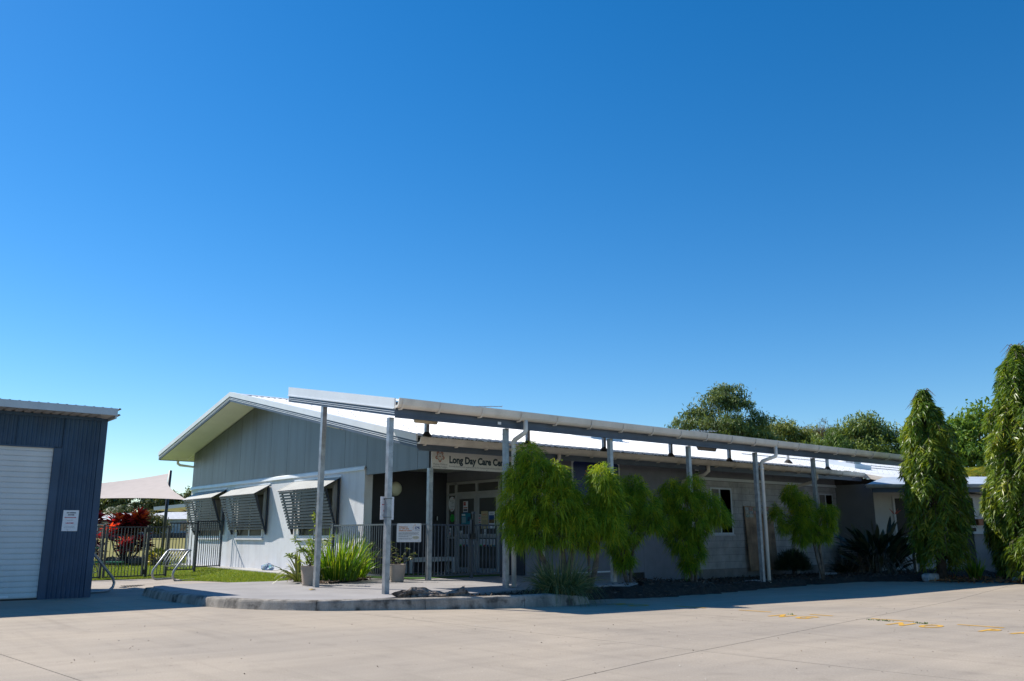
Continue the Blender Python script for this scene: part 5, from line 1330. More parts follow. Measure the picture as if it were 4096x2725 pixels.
# ================================================================== plants
def V3(a): return np.array(a, float)
feather = leaf_mat('feathery_leaf', [(0.10, 0.20, 0.016), (0.24, 0.37, 0.026), (0.44, 0.50, 0.035), (0.72, 0.60, 0.05)], rough=0.5, trans=0.5, tcol=(1.3, 1.25, .5))
def weeping(label, base, trunks, clumps, n, seed, group='feathery shrubs along the walkway'):
    """feathery shrub: clumps of fine drooping leaves on thin stems. clumps: (x,y,z,r,h) relative to base"""
    global rng
    rng = np.random.default_rng(seed); random.seed(seed)
    t = thing('feathery_shrub', label, 'shrub', base, group)
    B = V3(base); st = MB()
    clumps = [(x * .772 + y * .6356, -x * .6356 + y * .772, z, r, h) for x, y, z, r, h in clumps]
    trunks = [(x * .772 + y * .6356, -x * .6356 + y * .772, z) for x, y, z in trunks]
    for (x, y, z, r, h) in clumps:
        tr = trunks[int(np.argmin([abs(x - q[0]) for q in trunks]))]
        p0 = B + V3((tr[0] * .25, tr[1] * .25, 0)); p1 = B + V3((tr[0], tr[1], tr[2])); p2 = B + V3((x, y, z + h * .35))
        pts = [tuple(p0), tuple(p0 * .5 + p1 * .5 + rng.normal(0, .02, 3)), tuple(p1), tuple(p1 * .5 + p2 * .5 + rng.normal(0, .04, 3)), tuple(p2)]
        st.tube(pts, [.032, .026, .022, .014, .005], 7)
    st.build('trunk', bark_m, t, smooth=True)
    P = []; D = []; tot = sum(c[3] ** 2 * c[4] for c in clumps) ; rn = []; Ls = []
    for (x, y, z, r, h) in clumps:
        k = int(n * r * r * h / tot * .5 + n / len(clumps) * .5)
        # small drooping sprays: each spray has a head and ~14 leaves
        ns = max(4, k // 16)
        d = rdir(ns); rad = rng.uniform(.35, 1, ns) ** .5
        heads = B + V3((x, y, z)) + d * rad[:, None] * V3((r, r, h)) * .88
        yel = rng.random(ns) ** 1.6 * .62 + .22 * np.clip(d[:, 2], 0, 1)
        for q in range(ns):
            m_ = 22; out = V3((d[q, 0], d[q, 1], .30 + .45 * d[q, 2]))
            for _ in range(m_):
                P.append(heads[q] + rng.normal(0, .04, 3)); D.append(out + rng.normal(0, .5, 3)); rn.append(yel[q] + rng.normal(0, .14)); Ls.append(rng.uniform(.08, .18))
    leafmesh('foliage', P, D, np.array(Ls), rng.uniform(.009, .015, len(P)), rng.uniform(.5, 1.1, len(P)), feather, t, prof=(.6, 1, .8, .1), rnd=np.array(rn))
    return t
weeping('tallest feathery weeping shrub behind the grass clump beside the left white downpipe', (10.68, 11.56, .08), [(-.45, .05, .8), (.0, .0, .9), (.2, .0, .95)],
        [(-.60, .12, 2.42, .25, .30), (-.74, .1, 2.03, .33, .36), (-.42, 0, 2.08, .34, .34), (-.86, .05, 1.62, .28, .40), (-.98, .1, 1.28, .18, .32), (-.12, -.05, 2.02, .27, .28), (.12, 0, 1.80, .22, .24), (-.52, -.05, 1.55, .40, .40), (-.1, -.1, 1.5, .42, .42), (.20, 0, 1.45, .26, .30), (-.82, -.05, 1.05, .22, .26), (-.45, -.1, 1.05, .34, .28), (0, -.05, 1.05, .34, .28), (.3, -.1, 1.2, .26, .26)], 17000, 3)
weeping('feathery weeping shrub with sunlit yellow tip beside the tallest one, before the blue sign', (11.1, 11.42, .08), [(.05, .0, .8), (.25, 0, .9)],
        [(.30, 0, 2.06, .24, .22), (.40, -.05, 1.85, .24, .24), (.22, 0, 1.62, .25, .28), (.45, -.05, 1.62, .26, .30), (.25, -.1, 1.25, .32, .30), (.5, -.1, 1.2, .22, .26), (.05, 0, .95, .2, .22)], 7600, 4)
weeping('feathery weeping shrub right of the walkway post in front of the blue sign', (13.35, 12.5, .08), [(-.1, .0, .55), (.12, 0, .7)],
        [(-.2, .05, 1.98, .28, .28), (.2, 0, 1.96, .27, .28), (-.44, 0, 1.62, .24, .30), (0, -.05, 1.6, .36, .36), (.42, 0, 1.6, .25, .32), (.56, 0, 1.28, .19, .28), (-.32, 0, 1.2, .28, .30), (.05, -.05, 1.15, .30, .32), (-.2, 0, .85, .28, .26), (-.08, 0, .55, .20, .20)], 11500, 5)
weeping('dense feathery weeping shrub in front of the sliding window', (15.36, 12.45, .0), [(-.1, .0, .5), (.12, 0, .7)],
        [(-.38, 0, 2.05, .25, .25), (.08, .0, 2.08, .27, .32), (-.64, 0, 1.85, .24, .27), (-.1, 0, 1.75, .42, .34), (.4, 0, 1.75, .29, .30), (.62, -.05, 1.48, .24, .2), (-.45, 0, 1.4, .34, .36), (.1, -.05, 1.35, .40, .36), (-.2, 0, .98, .36, .34), (.05, 0, .75, .26, .28), (-.1, 0, .48, .16, .18)], 13500, 6)
weeping('open feathery weeping shrub with a bare leaning stem near the end of the block wall', (20.86, 12.6, -.06), [(-.25, .0, 1.0), (-.12, 0, 1.1)],
        [(-.72, .0, 2.18, .26, .26), (-.5, 0, 1.95, .31, .30), (-.35, 0, 1.6, .30, .34), (-.62, -.05, 1.5, .28, .34), (-1.14, 0, 1.68, .17, .24), (-1.0, 0, 1.36, .12, .17), (-.55, 0, 1.12, .22, .25), (.2, 0, 1.76, .24, .21), (.22, 0, 1.42, .17, .28), (.08, 0, 1.12, .12, .2), (-.2, 0, 1.22, .18, .26)], 9500, 8)

def tuft(name, label, cat, base, n, L, W, droop, m, spread=.5, r0=.12, seed=1, prof=(1, 1, .85, .6, .08), up=1.0, group=None, part='foliage'):
    global rng
    rng = np.random.default_rng(seed)
    t = thing(name, label, cat, base, group); B = V3(base)
    a = rng.uniform(0, 2 * np.pi, n); r = r0 * np.sqrt(rng.random(n)); lean = spread * rng.random(n) ** .7
    P = B + np.c_[r * np.cos(a), r * np.sin(a), np.zeros(n)]
    a2 = a + rng.normal(0, .5, n); D = np.c_[lean * np.cos(a2), lean * np.sin(a2), np.full(n, up)]
    leafmesh(part, P, D, rng.uniform(*L, n), rng.uniform(*W, n), rng.uniform(*droop, n) * (.4 + lean), m, t, prof=prof, jit=.9)
    return t
blue_grass = leaf_mat('blue_green_blade', [(0.045, 0.085, 0.035), (0.085, 0.14, 0.055), (0.14, 0.19, 0.08), (0.30, 0.27, 0.12)], rough=.5, trans=.25)
dark_strap = leaf_mat('dark_strap', [(0.012, 0.028, 0.014), (0.022, 0.045, 0.02), (0.04, 0.07, 0.03)], rough=.45, trans=.15)
strap = leaf_mat('bright_strap', [(0.045, 0.11, 0.012), (0.09, 0.19, 0.018), (0.16, 0.27, 0.03), (0.36, 0.36, 0.06)], rough=.38, trans=.42, spec=.5, tcol=(1.5, 1.6, .35))
tuft('grass_clump', 'large blue green arching grass clump at the kerb end under the tallest feathery shrub', 'grass clump', (10.36, 11.28, .09), 900, (.65, 1.15), (.008, .016), (.35, .95), blue_grass, 1.0, .28, 12)
tuft('strap_clump', 'bright green strap leaved clump in the bed between the two left steel posts', 'strap plant', (9.0, 16.75, .17), 460, (.6, 1.28), (.016, .034), (.08, .6), strap, .55, .42, 13)
tuft('strap_clump', 'smaller arching strap leaved clump spilling beside the porch fence', 'strap plant', (9.75, 17.25, .17), 150, (.6, 1.15), (.018, .03), (.3, .8), strap, .75, .2, 14)
tuft('strap_clump', 'spiky strap leaved clump fanning over the lawn left of the potted shrub', 'strap plant', (8.25, 16.9, .17), 46, (.65, 1.05), (.035, .055), (.25, .75), leaf_mat('olive_strap', [(.05, .08, .02), (.10, .14, .035), (.20, .22, .07)], rough=.4, trans=.3, spec=.5), 1.15, .12, 15, prof=(.6, 1, 1, .7, .05))
tuft('grass_clump', 'dark shaded grass clump below the grey wing wall left of the strelitzia', 'grass clump', (26.0, 14.7, -.16), 520, (.6, 1.1), (.010, .018), (.3, .8), dark_strap, .95, .45, 16)
tuft('grass_clump', 'green spiky tuft beside the planter boxes between the columnar trees', 'grass clump', (25.3, 10.75, -.16), 160, (.4, .78), (.02, .035), (.1, .4), strap, .5, .12, 17)
# small bushy dark shrub under the boards
t = thing('dark_bush', 'small dark fine leaved bush in front of the leaning boards', 'shrub', (23.6, 15.3, -.16)); rng = np.random.default_rng(18)
n = 4200; d = rdir(n); d[:, 2] = np.abs(d[:, 2]); rr = rng.uniform(.2, 1, n) ** .5
P = V3((23.6, 15.3, .0)) + d * rr[:, None] * V3((.52, .52, .62)); D = d + np.array([0, 0, .9]) + rng.normal(0, .3, (n, 3))
leafmesh('foliage', P, D, rng.uniform(.1, .2, n), .010, .2, dark_strap, t, prof=(.6, 1, .1)); MB().tube([(23.6, 15.3, -.2), (23.6, 15.3, .5)], [.05, .02], 6).build('trunk', bark_d, t)
# strelitzia: paddles on long stalks
strel = leaf_mat('strelitzia_leaf', [(0.010, 0.026, 0.016), (0.022, 0.045, 0.026), (0.045, 0.075, 0.045), (.10, .10, .05)], rough=.32, trans=.12, spec=.55)
t = thing('strelitzia', 'big dark bird of paradise plant with paddle leaves beside the middle columnar tree', 'plant', (25.2, 13.4, -.17)); rng = np.random.default_rng(19)
n = 190; a = rng.uniform(0, 2 * np.pi, n); ln = rng.random(n) ** .6 * .95
B = V3((25.2, 13.4, -.17)); P = B + np.c_[.45 * np.sqrt(rng.random(n)) * np.cos(a), .45 * np.sqrt(rng.random(n)) * np.sin(a), rng.uniform(0, .75, n)]
D = np.c_[ln * np.cos(a), ln * np.sin(a), np.full(n, .85)]
leafmesh('foliage', P, D, rng.uniform(.9, 1.55, n), rng.uniform(.10, .17, n), rng.uniform(.1, .45, n), strel, t, prof=(.12, .12, .14, .55, 1, .95, .6, .05), jit=.5)
n = 150; a = rng.uniform(0, 2 * np.pi, n)
leafmesh('dead_leaves', B + np.c_[.4 * np.cos(a), .4 * np.sin(a), rng.uniform(.1, .9, n)], np.c_[np.cos(a), np.sin(a), rng.uniform(-.2, .3, n)], rng.uniform(.4, .8, n), .045, 1.0, leaf_mat('dry_strap', [(.06, .05, .035), (.16, .14, .10)], trans=.05), t)
st = MB()
for k in range(6): q = rng.normal(0, .28, 2); st.tube([(25.2 + q[0], 13.4 + q[1], -.2), (25.2 + q[0] * 1.3, 13.4 + q[1] * 1.3, .65)], [.07, .04], 7)
st.build('stem', bark_m, t)
fl = MB(); f0 = V3((25.5, 12.95, 1.66))
for k in range(5): v = V3((.10 * math.cos(k), -.12 + .05 * k, .10 + .03 * math.sin(2 * k))); fl.face([tuple(f0), tuple(f0 + v * .5 + V3((0, 0, .03))), tuple(f0 + v * 1.5), tuple(f0 + v * .5 - V3((0, 0, .03)))])
fl.build('flower', mat('flower_red', (.50, .10, .06)), t)

# potted shrubs by the two left posts
def leafy_stems(t, stems, m, nleaf, L, W, droop=.35, name='foliage', stem_m=None, rstem=.008):
    st = MB(); P = []; D = []
    for pts in stems:
        st.tube(pts, [rstem * (1 - .6 * k / (len(pts) - 1)) for k in range(len(pts))], 6); pts = [V3(p) for p in pts]
        for _ in range(nleaf):
            u = (rng.random() ** .55) * (len(pts) - 1); i = min(int(u), len(pts) - 2); p = pts[i] + (pts[i + 1] - pts[i]) * (u - i)
            P.append(p); d = rng.normal(0, 1, 3); d[2] = abs(d[2]) * .5; D.append(d)
    st.build('stem', stem_m or bark_m, t); leafmesh(name, P, D, rng.uniform(*L, len(P)), rng.uniform(*W, len(P)), droop, m, t, prof=(.25, .9, 1, .6, .05))
rng = np.random.default_rng(21)
lime = leaf_mat('lime_leaf', [(.09, .15, .025), (.20, .27, .04), (.38, .42, .09)], rough=.4, trans=.4, tcol=(1.4, 1.4, .4))
t = thing('potted_shrub', 'tall lime leaved shrub in a taupe pot behind the left rear post', 'potted plant', (8.03, 16.05, .14)); pot(t, 8.03, 16.05, .14, .19, .37)
x, y = 8.03, 16.05
leafy_stems(t, [[(x, y, .5), (x + .03, y, .9), (x + .05, y - .02, 1.32), (x + .06, y, 1.50)], [(x, y, .5), (x - .15, y + .1, .8), (x - .28, y + .2, 1.08)], [(x, y, .5), (x + .2, y - .1, .8), (x + .36, y - .15, 1.12)], [(x, y, .5), (x - .1, y - .12, .7), (x - .26, y - .1, .86)], [(x, y, .5), (x + .12, y + .16, .75), (x + .1, y + .3, 1.0)], [(x, y, .5), (x - .22, y + .12, .62), (x - .40, y + .2, .72)]], lime, 40, (.09, .17), (.028, .045))
t = thing('potted_shrub', 'sparse leaved shrub in a taupe pot behind the front corner post', 'potted plant', (9.98, 15.95, .14)); pot(t, 9.98, 15.95, .14, .185, .36)
x, y = 9.98, 15.95
leafy_stems(t, [[(x, y, .48), (x - .2, y + .15, .72), (x - .42, y + .3, .92), (x - .55, y + .35, .84)], [(x, y, .48), (x + .12, y - .05, .66), (x + .2, y - .08, .82)], [(x, y, .48), (x - .1, y + .1, .7), (x - .1, y + .1, .98)], [(x, y, .48), (x + .08, y + .1, .62), (x + .02, y + .16, .86)], [(x, y, .48), (x + .22, y - .18, .6), (x + .30, y - .22, .76)], [(x, y, .48), (x - .25, y + .22, .62), (x - .45, y + .38, .66)]], leaf_mat('dusty_leaf', [(.05, .09, .03), (.12, .17, .06), (.28, .26, .10)], trans=.3), 20, (.06, .12), (.02, .035))

# cordylines, yellow plant
def cordyline(label, base, heads, seed, cols, L=(.38, .62), W=(.07, .11), group=None):
    global rng
    rng = np.random.default_rng(seed); t = thing('red_cordyline', label, 'plant', base, group); st = MB(); P = []; D = []; rn = []; B = V3(base)
    for h in heads:
        q = B + V3(h); st.tube([tuple(B + V3((h[0] * .15, h[1] * .15, 0))), tuple(B + V3((h[0] * .7, h[1] * .7, h[2] * .45))), tuple(q)], [.035, .028, .02], 6)
        top = rng.uniform(.2, 1)
        for k in range(44):
            f = rng.random(); p = q - V3((0, 0, .45 * f)); a = rng.uniform(0, 6.28); P.append(p); D.append((math.cos(a), math.sin(a), 1.1 - 1.0 * f)); rn.append(top * (1 - f) * 1.1 + rng.normal(0, .1))
    st.build('stem', bark_d, t); n = len(P)
    leafmesh('foliage', P, D, rng.uniform(*L, n), rng.uniform(*W, n), rng.uniform(.1, .5, n), leaf_mat('cordyline_leaf', cols, rough=.3, trans=.4, spec=.55, tcol=(1.7, .7, .5)), t, prof=(.3, .8, 1, .75, .08), rnd=np.array(rn))
cc = [(.06, .01, .018), (.16, .016, .03), (.45, .03, .04), (.75, .18, .04)]
hs = [(rng.normal(0, .40), rng.normal(0, .40), rng.uniform(.8, 1.85)) for _ in range(16)] + [(.25, -.2, 1.95), (.35, -.1, 1.75), (-.1, .1, 1.6)]
cordyline('large red and orange leaved cordyline behind the gate in the middle of the gap', (10.45, 36.9, .03), hs, 31, cc, group=None)
hs = [(rng.normal(0, .35), rng.normal(0, .35), rng.uniform(.7, 1.8)) for _ in range(12)] + [(.1, -.1, 2.02), (.4, -.3, 1.9)]
cordyline('red leaved cordyline half hidden behind the shed corner', (8.95, 38.0, .03), hs, 32, cc)
cordyline('small drooping crimson cordyline against the left end of the gable wall', (12.0, 33.4, .05), [(-.1, .1, 1.95), (.1, 0, 1.75), (.0, -.1, 1.6)], 33, [(.06, .008, .02), (.20, .02, .05), (.35, .05, .08)], L=(.5, .8), W=(.04, .06))
rng = np.random.default_rng(34)
t = thing('yellow_plant', 'yellow and green leafy plant at the foot of the dark sail post', 'plant', (11.1, 34.9, .05)); n = 240; d = rdir(n); d[:, 2] = abs(d[:, 2])
leafmesh('foliage', V3((11.1, 34.9, .2)) + d * V3((.35, .35, .35)), d + np.array([0, 0, .5]), rng.uniform(.12, .24, n), .05, .3, leaf_mat('yellow_leaf', [(.12, .18, .03), (.5, .42, .05), (.65, .55, .06)], trans=.35), t)

# ================================================================== columnar weeping trees
mast = leaf_mat('mast_tree_leaf', [(0.055, 0.12, 0.022), (0.13, 0.215, 0.028), (0.27, 0.33, 0.04), (0.54, 0.48, 0.06)], rough=.36, trans=.42, spec=.45, tcol=(1.4, 1.3, .4))
def column_tree(label, base, H, rad, z0, seed, ntw, bare=False):
    """narrow weeping tree: drooping twigs of long wavy leaves on a straight trunk"""
    global rng
    rng = np.random.default_rng(seed); t = thing('columnar_tree', label, 'tree', base, 'columnar weeping trees at the right'); B = V3(base)
    MB().tube([tuple(B), tuple(B + V3((.02, 0, H * .5))), tuple(B + V3((.05, .02, H * .97)))], [.13, .09, .015], 9).build('trunk', bark_d, t, smooth=True)
    P = []; D = []; rn = []; Ls = []; tw = MB()
    nb = ntw // 11
    for k in range(nb):
        # a branch: a mop of hanging twigs; branches sit in loose tiers with hollows between them
        fb = (k + rng.random()) / nb; ab = k * 2.39996 + rng.normal(0, .25); out = rng.uniform(.70, 1.12) if rng.random() > .14 else rng.uniform(1.1, 1.30)
        yb = rng.random() * .42; inner_b = rng.random() < .15
        for _t in range(11):
            f = float(np.clip(fb + rng.normal(0, .015), 0, 1)); a = ab + rng.normal(0, .17)
            z = z0 + (H - z0) * f
            R = np.interp(f, [0, .06, .18, .4, .62, .8, .92, 1], [.60, .80, .93, .98, .88, .64, .34, .05]) * rad * out
            r = R * (rng.uniform(.3, .7) if inner_b else rng.uniform(.80, 1.06))
            o = B + V3((.05 * f + r * .55 * math.cos(a), .02 * f + r * .55 * math.sin(a), z + .30 * min(1, (1 - f) * 5)))
            e = B + V3((r * math.cos(a), r * math.sin(a), z + .06)); ln = rng.uniform(.20, .46)
            yel = yb + rng.random() * .25 + (.25 if rng.random() < .12 else 0)
            path = [o, e, e + V3((.05 * math.cos(a), .05 * math.sin(a), -ln))]
            if rng.random() < .4: tw.tube([tuple(p) for p in path], [.009, .007, .003], 4, cap=False)
            for _ in range(22):
                u = rng.random() * 2; p = path[0] + (path[1] - path[0]) * u if u < 1 else path[1] + (path[2] - path[1]) * (u - 1)
                s = rng.choice((-1, 1)); P.append(p + rng.normal(0, .015, 3))
                D.append((math.cos(a) * .55 - s * math.sin(a) * .75 + rng.normal(0, .25), math.sin(a) * .55 + s * math.cos(a) * .75 + rng.normal(0, .25), -.38 + rng.normal(0, .35)))
                rn.append(yel + rng.normal(0, .10)); Ls.append(rng.uniform(.12, .22))
    if bare:
        for k in range(26):
            a = rng.uniform(0, 6.28); z = H * rng.uniform(.93, 1.0); p = B + V3((.05, .02, z)); l = rng.uniform(.2, .55)
            tw.tube([tuple(p), tuple(p + V3((math.cos(a) * l * .5, math.sin(a) * l * .5, .14))), tuple(p + V3((math.cos(a) * l, math.sin(a) * l, -.10)))], [.012, .008, .003], 5, cap=False)
    tw.build('twigs', bark_m, t, kind='stuff')
    leafmesh('crown', P, D, np.array(Ls), rng.uniform(.026, .042, len(P)), rng.uniform(.2, .7, len(P)), mast, t, prof=(.25, .95, .9, .5, .05), rnd=np.array(rn), jit=1.0)
column_tree('columnar weeping tree standing alone in front of the white wing wall', (24.35, 11.2, -.17), 5.2, .72, .62, 41, 1250, True)
column_tree('tallest columnar weeping tree, bare twigs at its tip, cut by the right edge', (24.78, 8.75, -.17), 6.15, 1.02, .4, 42, 1900, True)
column_tree('darker shaded columnar tree half hidden behind the tallest one', (26.55, 10.35, -.17), 3.3, .40, .3, 43, 480)

# ================================================================== background trees
def tree(label, base, blobs, n, cols, seed, leaf=(.16, .30), wid=.09, group='trees beyond the white roof', spread=.55, trunk=.22, name='broadleaf_tree', bare=.25, droop=.6, barkm=None):
    """blobs: (x,y,z,rx,rz) foliage masses relative to the base; leaves gather in sprays over each mass"""
    global rng
    rng = np.random.default_rng(seed); t = thing(name, label, 'tree', base, group); B = V3(base); st = MB()
    zc_ = min(b[2] for b in blobs) * .7
    st.tube([tuple(B), tuple(B + V3((.1, .1, zc_ * .5))), tuple(B + V3((0, 0, zc_)))], [trunk, trunk * .8, trunk * .6], 9)
    P = []; D = []; rn = []; tot = sum(b[3] ** 2 * b[4] for b in blobs) ** 1.0
    for (x, y, z, rx, rz) in blobs:
        c = B + V3((x, y, z)); m1 = B + V3((x * .4, y * .4, zc_ + (z - zc_) * .45))
        st.tube([tuple(B + V3((0, 0, zc_))), tuple(m1), tuple(c)], [trunk * .5, trunk * .32, trunk * .12], 7)
        k = int(n * (rx * rx * rz) ** .67 / sum((b[3] ** 2 * b[4]) ** .67 for b in blobs)); ns = max(6, k // 26)
        d = rdir(ns); d[:, 2] = np.where(d[:, 2] < -.35, -d[:, 2] * .6, d[:, 2])
        r = rng.uniform(.35, 1.12, ns) ** .7 * (1 + .22 * np.sin(3 * d[:, 0] * 3 + z) * np.cos(4 * d[:, 1]))
        h = c + d * r[:, None] * V3((rx, rx, rz))
        for q in range(ns):
            if rng.random() < .35: st.tube([tuple(c + (h[q] - c) * .15), tuple(h[q])], [trunk * .09, trunk * .03], 4, cap=False)
            s = rng.uniform(.20, .52) * spread * (rx ** .5); m_ = int(rng.uniform(16, 36)); yv = rng.random() * .55 + .2 * max(0, d[q, 2])
            P.append(h[q] + rng.normal(0, 1, (m_, 3)) * V3((s, s, s * .62))); D.append(rng.normal(0, .8, (m_, 3)) + V3((0, 0, -.35 * droop))); rn.append(yv + rng.normal(0, .16, m_))
    P = np.concatenate(P); D = np.concatenate(D); rn = np.concatenate(rn)
    st.build('trunk', barkm or bark_m, t, smooth=True)
    leafmesh('crown', P, D, rng.uniform(*leaf, len(P)), rng.uniform(wid * .7, wid * 1.2, len(P)), rng.uniform(.1, droop, len(P)), leaf_mat(name + '_leaf_%d' % seed, cols, rough=.5, trans=.25, spec=.3), t, prof=(.3, 1, .1), rnd=rn)
gum = [(.07, .11, .045), (.13, .185, .07), (.20, .26, .10), (.32, .36, .14)]
olive = [(.11, .15, .045), (.20, .24, .065), (.29, .32, .09), (.42, .42, .14)]
def row(_, lst): return [((TL * a + TF * b).x, (TL * a + TF * b).y, z, rx, rz) for a, b, z, rx, rz in lst]
TL = Vector((.772, -.6356, 0)); TF = Vector((.6356, .772, 0))   # across / away, for laying out tree rows
tree('tall dark gum tree, the highest crown above the white roof', (58, 43, 0), row(None, [(-2.9, 0, 9.6, 1.3, 1.3), (-1.9, .5, 10.3, 1.3, 1.3), (-.5, 0, 11.5, 1.5, 1.4), (.5, .6, 12.5, 1.35, .95), (1.2, 0, 11.2, 1.3, 1.5), (-.6, -1, 9.3, 1.9, 1.6), (-2.6, 0, 8.0, 1.4, 1.3), (1.2, -.5, 9.0, 1.9, 1.7), (2.9, 0, 9.9, 1.2, 1.2), (3.2, .3, 8.3, 1.5, 1.3), (.2, 0, 7.2, 2.4, 1.6)]), 20000, gum, 51, group='trees beyond the white roof', leaf=(.2, .36))
tree('pale olive gum tree just right of the tallest crown', (60.7, 43.25, 0), row(None, [(-2.4, 0, 8.6, 1.4, 1.5), (-1.0, 0, 9.4, 1.4, 1.5), (.6, .3, 8.8, 1.4, 1.4), (-.4, 0, 7.2, 2.1, 1.5), (1.6, 0, 7.3, 1.6, 1.4)]), 11000, olive, 52, leaf=(.2, .36))
tree('rounded olive gum tree with drooping sprays left of the bare looking she oaks', (65.6, 42.5, 0), row(None, [(-1.0, 0, 9.4, 1.6, 1.5), (.6, 0, 9.5, 1.4, 1.3), (1.8, 0, 8.8, 1.4, 1.4), (2.9, 0, 8.2, 1.1, 1.2), (0, 0, 7.4, 2.5, 1.6)]), 11000, olive, 53, leaf=(.2, .36))
tree('brownish she oak with wispy foliage in the dip of the tree line', (82, 49, 0), row(None, [(-3.0, 0, 9.9, 1.7, 1.5), (-1.2, 0, 10.6, 1.8, 1.6), (.8, 0, 11.2, 1.7, 1.5), (2.4, 0, 10.3, 1.8, 1.6), (0, 0, 8.6, 3.2, 1.8)]), 11000, [(.085, .075, .035), (.15, .13, .06), (.22, .19, .085)], 54, leaf=(.3, .6), wid=.05, droop=.2, name='she_oak')
tree('dark green rounded tree left of the lone columnar tree', (57.0, 31.1, -.6), row(None, [(-1.9, 0, 7.4, 1.4, 1.2), (-.6, 0, 8.4, 1.4, 1.2), (.6, 0, 8.9, 1.3, 1.1), (1.7, 0, 8.0, 1.3, 1.2), (0, -.4, 6.8, 2.3, 1.5), (2.7, 0, 6.9, 1.3, 1.1)]), 14000, [(.075, .12, .035), (.14, .20, .055), (.22, .29, .08), (.33, .38, .11)], 55, leaf=(.18, .32))
tree('mid green tree showing between the rounded tree and the lone columnar tree', (60, 27.5, 0), row(None, [(-1.2, 0, 7.4, 1.3, 1.2), (.4, 0, 7.7, 1.3, 1.1), (1.6, 0, 7.2, 1.5, 1.3), (.2, 0, 6.1, 2.3, 1.3)]), 9000, olive, 56, leaf=(.18, .32))
tree('small weeping columnar tree peeping over the walkway roof', (41.6, 24.0, 0), row(None, [(0, 0, 5.9, .42, .5), (.1, 0, 5.3, .6, .6), (.25, 0, 4.6, .8, .8), (.6, 0, 4.7, .6, .4)]), 5000, [(.06, .11, .02), (.11, .18, .03), (.18, .25, .04)], 57, leaf=(.14, .24), wid=.05, trunk=.1, name='weeping_tree', droop=1.2)
tree('bright green leafy tree between the two tallest columnar trees', (45.5, 19.0, -.95), row(None, [(-1.2, 0, 6.2, 1.0, .9), (-.2, 0, 7.0, 1.1, .9), (.9, 0, 7.6, 1.2, .9), (2.2, 0, 7.3, 1.2, 1.0), (.3, 0, 5.6, 1.6, 1.2), (1.9, 0, 5.8, 1.6, 1.2), (-.8, 0, 4.6, 1.4, 1.0), (1, 0, 4.2, 1.8, 1)]), 12000, [(.08, .15, .018), (.14, .24, .03), (.21, .31, .04), (.32, .38, .07)], 58, leaf=(.18, .30), wid=.11)
# yellowing palm by that tree
rng = np.random.default_rng(59); t = thing('palm', 'yellow green palm fronds in front of the bright green tree', 'palm', (40.0, 16.4, 0)); fr_m = leaf_mat('palm_leaf', [(.10, .16, .02), (.22, .25, .03), (.38, .34, .05)], rough=.35, trans=.4)
MB().tube([(40.0, 16.4, -.4), (40.0, 16.4, 3.6)], [.10, .08], 8).build('trunk', bark_m, t)
for k in range(13):
    a = k * 2.399; l = rng.uniform(1.2, 1.7); up = rng.uniform(.2, 1.5); d = V3((math.cos(a), math.sin(a), up)); d /= np.linalg.norm(d); m_ = 46; u = np.linspace(.15, 1, m_)
    P = V3((40.0, 16.4, 3.6)) + d * (u * l)[:, None]; P[:, 2] -= .75 * u * u * l
    s = np.where(np.arange(m_) % 2 == 0, 1, -1)[:, None]; sv = np.cross(d, [0, 0, 1]); sv /= np.linalg.norm(sv); tg = np.tile(d, (m_, 1)); tg[:, 2] -= 1.5 * u
    leafmesh('frond', P, tg * .6 + sv * s + np.array([0, 0, .2]), .5 * np.sin(np.clip(u * 3.0, .4, 2.9)) + .1, .035, .45, fr_m, t, prof=(.5, 1, .7, .05), kind=None)

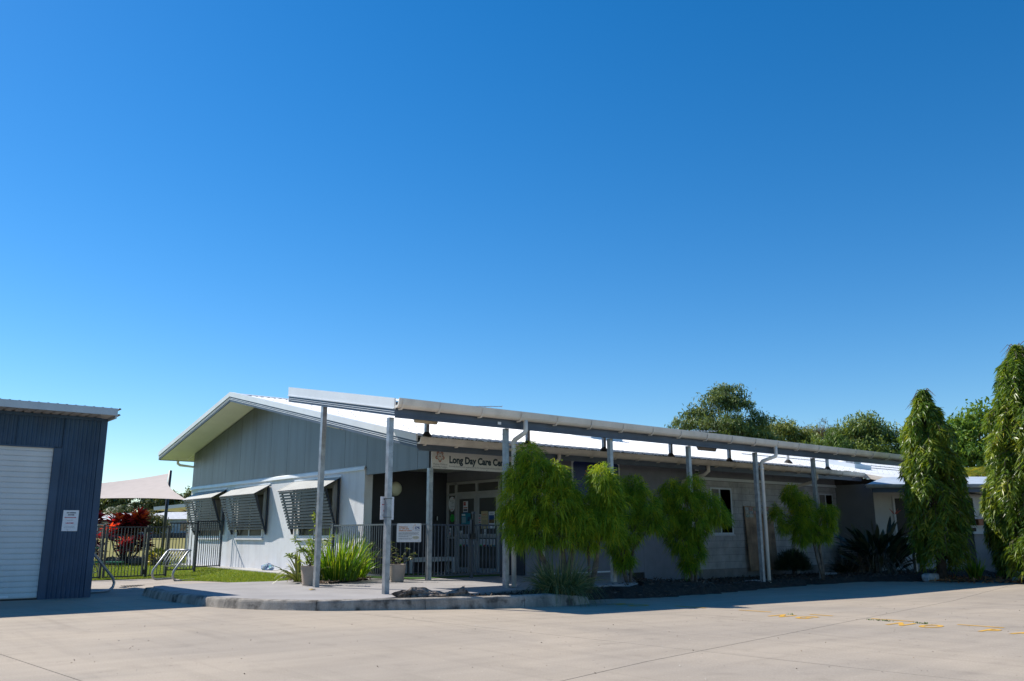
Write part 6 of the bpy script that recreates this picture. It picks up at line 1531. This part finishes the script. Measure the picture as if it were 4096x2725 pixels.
# far belt across the oval: each crown a tree, and a palm
labs = ['pale gum tree at the left end of the far tree line beside the shed', 'rounded far tree above the left cordyline', 'tall far gum tree left of the middle of the far tree line', 'broad far gum tree with sky holes in the middle of the far line', 'darker far gum tree left of the sail post', 'far tree directly behind the sail post', 'far tree right of the sail post', 'far tree touching the left end of the gable wall']
for k, (x, y, h) in enumerate(((38.0, 163, 7.6), (41.5, 160, 7.8), (44.0, 158, 9.2), (46.5, 156.5, 9.0), (48.8, 154.5, 8.0), (50.5, 153.5, 7.6), (52.0, 151.5, 8.2), (55.0, 149.5, 7.6))):
    r_ = np.random.default_rng(70 + k); bl = [(r_.normal(0, 1.5), r_.normal(0, 1), h * r_.uniform(.45, .8), r_.uniform(1.3, 2.0), r_.uniform(1.0, 1.5)) for _ in range(7)] + [(0, 0, h - 1.2, 1.5, 1.1), (0, 0, h * .35, 2.4, 1.5)]
    tree(labs[k], (x, y, 1.0), bl, 4200, [(.11, .135, .06), (.19, .21, .085), (.28, .29, .12)] if k % 2 else [(.08, .115, .055), (.14, .185, .08), (.22, .26, .11)], 80 + k, leaf=(.3, .6), wid=.22, group='far trees across the oval', trunk=.2)
tree('low rounded pale green tree across the oval left of the sail post', (34.8, 114, .6), [(0, 0, 2.2, 1.8, 1.1), (-1.1, .8, 1.9, 1.3, .9), (1.1, -.9, 1.9, 1.3, .9), (0, 0, 1.3, 2.0, .9)], 6000, [(.07, .085, .03), (.13, .14, .05), (.19, .18, .08)], 90, leaf=(.2, .36), wid=.12, group='far trees across the oval')
rng = np.random.default_rng(95); t = thing('palm', 'far feathery palm standing in front of the tree line above the cordylines', 'palm', (34.5, 127, .8), None); pl = leaf_mat('far_palm_leaf', [(.05, .08, .03), (.10, .13, .05)], trans=.25)
MB().tube([(34.5, 127, .5), (34.5, 127, 4.6)], [.22, .16], 7).build('trunk', bark_m, t)
for k in range(16):
    a = k * 2.399; l = rng.uniform(2, 2.8); d = V3((math.cos(a), math.sin(a), rng.uniform(.1, 1.3))); d /= np.linalg.norm(d); u = np.linspace(.1, 1, 40); P = V3((34.5, 127, 4.6)) + d * (u * l)[:, None]; P[:, 2] -= .6 * u * u * l
    s = np.where(np.arange(40) % 2 == 0, 1, -1)[:, None]; sv = np.cross(d, [0, 0, 1]); sv /= np.linalg.norm(sv); leafmesh('frond', P, np.tile(d, (40, 1)) * .5 + sv * s, .7, .10, .7, pl, t, prof=(.5, 1, .1), kind=None)
# unbroken belt of scrub under and behind the far trees
rng = np.random.default_rng(97); n = 26000; s = rng.uniform(-30, 60, n); P = V3((47, 160, 1.0)) + np.outer(s, (.78, -.62, 0)) + np.outer(rng.uniform(0, 8, n), (.62, .78, 0)); P[:, 2] += rng.random(n) * (3.8 + 1.2 * np.sin(s * .9) + .8 * np.sin(s * 2.3))
ob = leafmesh('far_scrub', P, rng.normal(0, 1, (n, 3)), rng.uniform(.4, .8, n), .35, .2, leaf_mat('far_scrub_leaf', [(.05, .065, .03), (.09, .11, .045), (.14, .155, .065)], trans=.2), None, prof=(.3, 1, .1))
